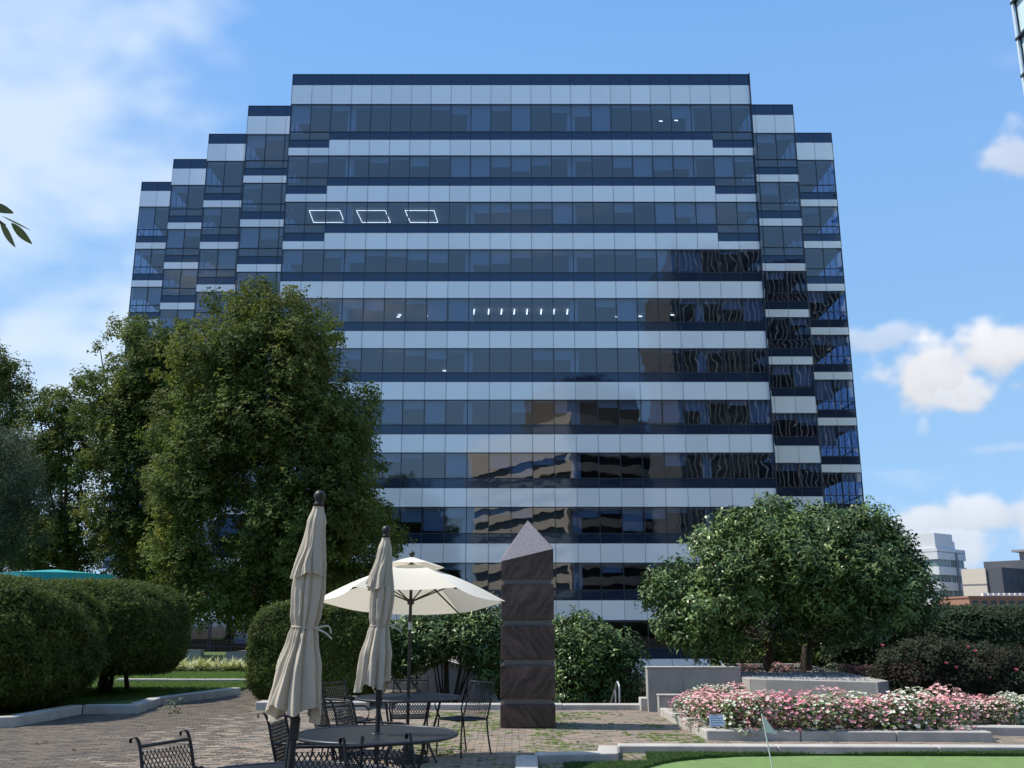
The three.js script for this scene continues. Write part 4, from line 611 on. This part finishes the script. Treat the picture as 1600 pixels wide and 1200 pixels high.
// ---------------------------------------------------------------- umbrellas, tables and chairs
const canvas = phys(C(0.58, 0.51, 0.40), 0.95, { transmission: 0.12, thickness: 0, side: THREE.DoubleSide, bumpMap: grainTex, bumpScale: 0.002 });
const canvasOpen = phys(C(0.82, 0.77, 0.64), 0.95, { transmission: 0.4, thickness: 0, side: THREE.DoubleSide });
const poleM = std(C(0.022, 0.020, 0.018), 0.5);
function closedUmbrella(label, x, z, lean, seed, k = 1, tip = 0) {
  const t = thing('patio_umbrella', label, 'umbrella', [x, 0, z]), top = 2.32;
  part('pole', new THREE.CylinderGeometry(0.019, 0.021, top - 0.02, 14), poleM, t, [0, (top - 0.02) / 2 + 0.01, 0]); part('base', new THREE.LatheGeometry([[0, 0], [0.26, 0], [0.27, 0.03], [0.2, 0.06], [0.05, 0.09], [0.035, 0.32], [0, 0.32]].map(([a, b]) => new THREE.Vector2(a, b)), 28), poleM, t);
  part('finial', new THREE.LatheGeometry([[0, 0.1], [0.018, 0.097], [0.031, 0.085], [0.037, 0.066], [0.033, 0.045], [0.02, 0.03], [0.03, 0.02], [0.034, 0.0], [0, 0]].map(([a, b]) => new THREE.Vector2(a, b)).reverse(), 20), poleM, t, [0, top - 0.02, 0]);
  function cloth(prof, folds, depth, ph, rag, flat0) { // folds deepen towards the hem
    const n = 144, m = 56, P = [], I = [];
    for (let j = 0; j <= m; j++) { const u = j / m; let i = 0; while (i < prof.length - 2 && u > prof[i + 1][0]) i++; const s = smooth(0, 1, (u - prof[i][0]) / (prof[i + 1][0] - prof[i][0])), r = lerp(prof[i][1], prof[i + 1][1], s), y = lerp(prof[0][2], prof[prof.length - 1][2], u);
      for (let k2 = 0; k2 <= n; k2++) { const a = k2 / n * 2 * Math.PI, w = a + 0.35 * noise(Math.cos(a) * 1.5, u * 2.2, Math.sin(a) * 1.5 + seed) + ph, dep = depth * (0.35 + 0.65 * u), f = Math.abs(Math.sin(w * folds / 2)), fold = 1 + dep * (Math.pow(f, 0.8) - 0.60) + 0.085 * Math.sin(w * 21 + 3 * noise(u * 2, seed, 1)) * u + 0.07 * noise(Math.cos(a) * 3 + seed, u * 1.5, Math.sin(a) * 3), rr = r * 0.87 * fold, hem = u > 0.8 ? (u - 0.8) / 0.2 * rag * (0.6 * Math.cos(w * 3) + 0.4 * Math.sin(2 * w + seed)) : 0; P.push(Math.cos(a) * rr + lean[0] * u * u, y + hem, Math.sin(a) * rr * flat0 + lean[1] * u * u); } }
    for (let j = 0; j < m; j++) for (let k2 = 0; k2 < n; k2++) { const a = j * (n + 1) + k2, b = a + n + 1; I.push(a, a + 1, b, b, a + 1, b + 1); }
    const g = new THREE.BufferGeometry(); g.setAttribute('position', new THREE.Float32BufferAttribute(P, 3)); g.setIndex(I); g.setAttribute('uv', new THREE.Float32BufferAttribute(P.flatMap((v, i) => i % 3 === 0 ? [Math.atan2(P[i + 2], v) * 0.2, P[i + 1]] : []), 2)); g.computeVertexNormals(); return g;
  }
  const c = part('canopy', cloth([[0, 0.045, 2.24], [0.12, 0.068, 0], [0.38, 0.105, 0], [0.52, 0.094, 0], [0.585, 0.078, 0], [0.63, 0.092, 0], [0.8, 0.128, 0], [1, 0.150 * k, 1.10]], 9, 0.6, seed, 0.09, 0.85), canvas, t);
  part('vent_cap', cloth([[0, 0.036, 2.305], [0.25, 0.064, 0], [1, 0.104, 1.88]], 8, 0.34, seed + 1, 0.035, 0.9), canvas, c);
  part('tie', [new THREE.TorusGeometry(0.074, 0.007, 6, 40).rotateX(Math.PI / 2).scale(1, 1, 0.88).translate(lean[0] * 0.34, 1.575, lean[1] * 0.34), tube([[0.07, 1.575, 0.06], [0.15, 1.59, 0.07], [0.17, 1.55, 0.07]], 0.007, 0.005, 5), tube([[0.07, 1.575, 0.06], [0.14, 1.55, 0.08], [0.18, 1.52, 0.09]], 0.007, 0.005, 5)], canvas, t);
  t.children[1].rotation.z = -tip; t.rotation.z = tip;
  part('crank', [rbox(0.052, 0.13, 0.052, 0.01).translate(0, 1.0, 0), bar([0.03, 0.99, 0.03], [-0.02, 1.08, 0.08], 0.008), bar([-0.02, 1.08, 0.08], [-0.02, 1.08, 0.13], 0.01)], poleM, t);
  return t;
}
function openUmbrella(label, x, z) {
  const t = thing('patio_umbrella', label, 'umbrella', [x, 0, z]), R = 1.17, yr = 1.86, ya = 2.31, vs = [];
  for (let i = 0; i < 6; i++) { const a = 62 * Math.PI / 180 - i * Math.PI / 3; vs.push(V(Math.cos(a) * R, yr + 0.13 * Math.sin(-a) * R, -Math.sin(a) * R)); }
  part('pole', new THREE.CylinderGeometry(0.019, 0.021, 2.34, 14), poleM, t, [0, 1.17, 0]); part('base', new THREE.LatheGeometry([[0, 0], [0.26, 0], [0.27, 0.03], [0.2, 0.06], [0.05, 0.09], [0.035, 0.32], [0, 0.32]].map(([a, b]) => new THREE.Vector2(a, b)), 28), poleM, t); part('finial', new THREE.LatheGeometry([[0, 0], [0.034, 0], [0.03, 0.02], [0.02, 0.03], [0.033, 0.045], [0.037, 0.066], [0.031, 0.085], [0, 0.1]].map(([a, b]) => new THREE.Vector2(a, b)), 20), poleM, t, [0, 2.37, 0]);
  const surf = (f0, f1, ya2, sagk, lift) => { const P = [], I = [], n = 14, m = 10; for (let i = 0; i < 6; i++) { const A = vs[i], B = vs[(i + 1) % 6], o = P.length / 3; for (let j = 0; j <= m; j++) { const u = lerp(f0, f1, j / m); for (let k = 0; k <= n; k++) { const s = k / n, e = A.clone().lerp(B, s); const sag = sagk * 4 * s * (1 - s) * u, pull = 1 - 0.055 * 4 * s * (1 - s) * u; P.push(e.x * u * pull, lerp(ya2, e.y, u) + 0.055 * Math.sin(u * Math.PI) - sag + lift, e.z * u * pull); } } for (let j = 0; j < m; j++) for (let k = 0; k < n; k++) { const a = o + j * (n + 1) + k, b = a + n + 1; I.push(a, a + 1, b, b, a + 1, b + 1); } } const g = new THREE.BufferGeometry(); g.setAttribute('position', new THREE.Float32BufferAttribute(P, 3)); g.setIndex(I); g.computeVertexNormals(); return g; };
  const c = part('canopy', surf(0.09, 1, ya, 0.03, 0), canvasOpen, t); part('vent_cap', surf(0.01, 0.35, ya + 0.06, 0.01, 0.025), canvasOpen, c);
  for (const v of vs) { part('rib', bar([v.x * 0.03, 2.26, v.z * 0.03], [v.x * 0.99, v.y - 0.012, v.z * 0.99], 0.011), poleM, t); part('strut', bar([v.x * 0.03, 1.86, v.z * 0.03], [v.x * 0.5, (2.26 + v.y) / 2 + 0.02, v.z * 0.5], 0.009), poleM, t); }
  part('hub', new THREE.CylinderGeometry(0.045, 0.04, 0.07, 14), poleM, t, [0, 1.85, 0]); part('hub', new THREE.CylinderGeometry(0.045, 0.05, 0.06, 14), poleM, t, [0, 2.28, 0]); part('joint_sleeve', new THREE.CylinderGeometry(0.024, 0.024, 0.09, 12), std(C(0.5, 0.5, 0.5), 0.3, { metalness: 0.8 }), t, [0, 1.56, 0]);
  return t;
}
function meshTable(label, x, z, r) {
  const t = thing('patio_table', label, 'table', [x, 0, z]), h = 0.73, top = [];
  // perforated sheet: two layers of slats inside a rolled rim
  for (let i = -26; i <= 26; i++) { const s = i / 27 * (r - 0.02), w = Math.sqrt(Math.max(0, (r - 0.02) ** 2 - s * s)); top.push(new THREE.BoxGeometry(2 * w, 0.004, 0.017).translate(0, h - 0.006, s), new THREE.BoxGeometry(0.017, 0.004, 2 * w).translate(s, h - 0.0105, 0)); }
  const tt = std(C(0.032, 0.037, 0.046), 0.4, { metalness: 0.3 }); part('tabletop', top, tt, t).userData.kind = 'stuff'; part('rim', new THREE.TorusGeometry(r - 0.01, 0.014, 8, 72).rotateX(Math.PI / 2).translate(0, h - 0.008, 0), tt, t); part('centre_ring', new THREE.TorusGeometry(0.04, 0.01, 6, 24).rotateX(Math.PI / 2).translate(0, h - 0.003, 0), tt, t);
  for (let k = 0; k < 4; k++) { const a = k * Math.PI / 2 + 0.5, c = Math.cos(a), s = Math.sin(a); part('leg', tube([V(c * r * 0.72, h - 0.02, s * r * 0.72), V(c * r * 0.6, h * 0.6, s * r * 0.6), V(c * 0.3, h * 0.35, s * 0.3), V(c * r * 0.66, 0.01, s * r * 0.66)], 0.014, 0.014, 7, 18), M.iron, t); }
  part('leg_ring', new THREE.TorusGeometry(0.31, 0.01, 6, 32).rotateX(Math.PI / 2).translate(0, h * 0.37, 0), M.iron, t);
  return t;
}
let chairProto = null;
function lattice(w, h, pitch, r) { // expanded-metal lattice in the x-y plane, clipped to a rounded panel
  const l = [], n = Math.ceil((w + h) / pitch); for (const s of [1, -1]) for (let i = 0; i <= n; i++) { const c = -w / 2 - h / 1 + i * pitch * 1.0; let xa = c, ya = 0, xb = c + h * 0.62, yb = h; const clip = (x) => (x - c) / 0.62; let y0 = 0, y1 = h; if (c < -w / 2) y0 = clip(-w / 2); if (c + h * 0.62 > w / 2) y1 = clip(w / 2); if (y1 - y0 < 0.02) continue; xa = c + y0 * 0.62; xb = c + y1 * 0.62; l.push(bar([s * xa, y0, 0], [s * xb, y1, 0], r, 4)); } return l;
}
function chair(label, x, z, turn) {
  if (chairProto) { const c = chairProto.clone(); c.name = numbered('patio_chair'); scene.add(c); c.position.set(x, 0, z); c.rotation.y = turn; c.userData = { ...c.userData, label }; return c; }
  const t = thing('patio_chair', label, 'chair', [x, 0, z], turn, 'wrought iron patio chairs'), W = 0.46, lean = (y) => -0.21 - (y - 0.43) * 0.28;
  for (const s of [-1, 1]) {
    part('back_post', tube([V(s * W / 2, 0.40, -0.20), V(s * W / 2, 0.65, lean(0.65)), V(s * W * 0.49, 0.86, lean(0.86)), V(s * W * 0.49, 0.905, lean(0.9) - 0.02), V(s * W * 0.49, 0.90, lean(0.9) - 0.06), V(s * W * 0.49, 0.875, lean(0.9) - 0.065)], 0.011, 0.011, 7, 26), M.iron, t);
    part('leg', tube([V(s * W / 2, 0.43, 0.2), V(s * W / 2, 0.2, 0.215), V(s * (W / 2 + 0.01), 0.0, 0.22)], 0.011, 0.011, 7), M.iron, t); part('leg', tube([V(s * W / 2, 0.43, -0.2), V(s * W / 2, 0.2, -0.23), V(s * (W / 2 + 0.01), 0.0, -0.27)], 0.011, 0.011, 7), M.iron, t);
    part('armrest', tube([V(s * W / 2, 0.68, lean(0.68)), V(s * (W / 2 + 0.03), 0.68, 0.05), V(s * (W / 2 + 0.035), 0.665, 0.2), V(s * (W / 2 + 0.03), 0.6, 0.24), V(s * (W / 2 + 0.01), 0.5, 0.21), V(s * W / 2, 0.43, 0.18)], 0.012, 0.012, 7, 26), M.iron, t);
  }
  part('top_rail', bar([-W * 0.49, 0.855, lean(0.855)], [W * 0.49, 0.855, lean(0.855)], 0.011, 7), M.iron, t);
  part('seat_frame', tube([V(-W / 2, 0.43, -0.2), V(-W / 2, 0.43, 0.17), V(-W * 0.4, 0.43, 0.225), V(0, 0.43, 0.235), V(W * 0.4, 0.43, 0.225), V(W / 2, 0.43, 0.17), V(W / 2, 0.43, -0.2), V(0, 0.43, -0.215), V(-W / 2, 0.43, -0.2)], 0.011, 0.011, 7, 48), M.iron, t);
  const bm = lattice(W * 0.94, 0.40, 0.034, 0.0042); const b = part('back_mesh', bm, M.iron, t, [0, 0.44, lean(0.44)]); b.rotation.x = -Math.atan(0.28); b.userData.kind = 'stuff';
  const sm = lattice(W * 0.94, 0.41, 0.034, 0.0042), se = part('seat_mesh', sm, M.iron, t, [0, 0.43, 0.205]); se.rotation.x = -Math.PI / 2; se.userData.kind = 'stuff';
  return chairProto = t;
}
const T1 = atY(455, 1215, 0.73), T2 = atY(588, 1146, 0.73), T3 = atY(638, 1089, 0.73);
closedUmbrella('tall tied closed beige umbrella at the table with the crank handle', T1.x - 0.055, T1.z, [-0.01, 0.02], 1.7, 1.0, -0.06);
closedUmbrella('closed beige umbrella in front of the open one, hem swung to one side', T2.x, T2.z, [-0.05, 0.02], 4.3, 0.9, -0.012);
openUmbrella('open cream six-sided umbrella beside the granite pillar', T3.x, T3.z);
meshTable('dark metal table under the tall tied umbrella', T1.x, T1.z, 0.66);
meshTable('dark metal table under the closed umbrella before the open one', T2.x, T2.z, 0.66);
meshTable('dark metal table in the shade of the open umbrella', T3.x, T3.z, 0.64);
const seat = (label, px, py, turn) => { const a = atY(px, py, 0.88); chair(label, a.x + 0.33 * Math.sin(turn), a.z + 0.33 * Math.cos(turn), turn); }; // px, py: middle of the top rail
seat('black iron chair standing apart on the bare pavers', 259, 1154, 1.18);
seat('black iron chair seen edge-on beside the tall tied umbrella', 432, 1116, 1.5);
seat('black iron chair on the far side of the second table', 536, 1097, 1.35);
seat('black iron chair with its mesh back between the first two tables', 508, 1160, Math.PI + 0.1 + Math.PI);
seat('black iron chair pushed against the second table, mesh back turned away', 592, 1158, 0.55);
for (const [a, l] of [[0.75, 'right'], [1.65, 'pillar'], [2.6, 'hedge'], [3.7, 'far']]) { const r = 0.86; chair({ right: 'black iron chair at the shaded table on its pillar side', pillar: 'black iron chair at the shaded table nearest the stairs', hedge: 'black iron chair at the shaded table on its hedge side', far: 'black iron chair at the shaded table facing the second table', front: 'black iron chair at the shaded table between pole and pillar' }[l], T3.x + Math.cos(a) * r, T3.z - Math.sin(a) * r, -Math.PI / 2 + a); }
{ // fallen leaves on the pavers
  const R = rng(8), g = leafGeo(0.09, 0.06, 0.5, 0.2), m = phys(C(0.12, 0.09, 0.04), 0.9, { side: THREE.DoubleSide });
  for (const [x, y] of [[52, 1161], [60, 1162], [66, 1160], [120, 1172], [305, 1140], [900, 1160], [350, 1150]]) { const p = atY(x, y, 0.01), k = part(numbered('fallen_leaf'), g, m, scene, [p.x, 0.014, p.z]); k.rotation.y = R() * 6; tag(k, 'dry brown leaf lying on the pavers', 'leaf', 'fallen leaves on the patio'); }
  const w = atY(268, 1114), wd = thing('weed_tuft', 'small weed tuft at the foot of the winding kerb', 'plant', [w.x, 0, w.z]); const cl = clumpGeo(rng(4), 40, 0.14, 0.03, 0.3, 1.2, 0.4); cl.translate(0, 0.08, 0); part('leaves', cl, phys(C(0.09, 0.13, 0.05), 0.9, { side: THREE.DoubleSide }), wd);
}
renderer.render(scene, camera);
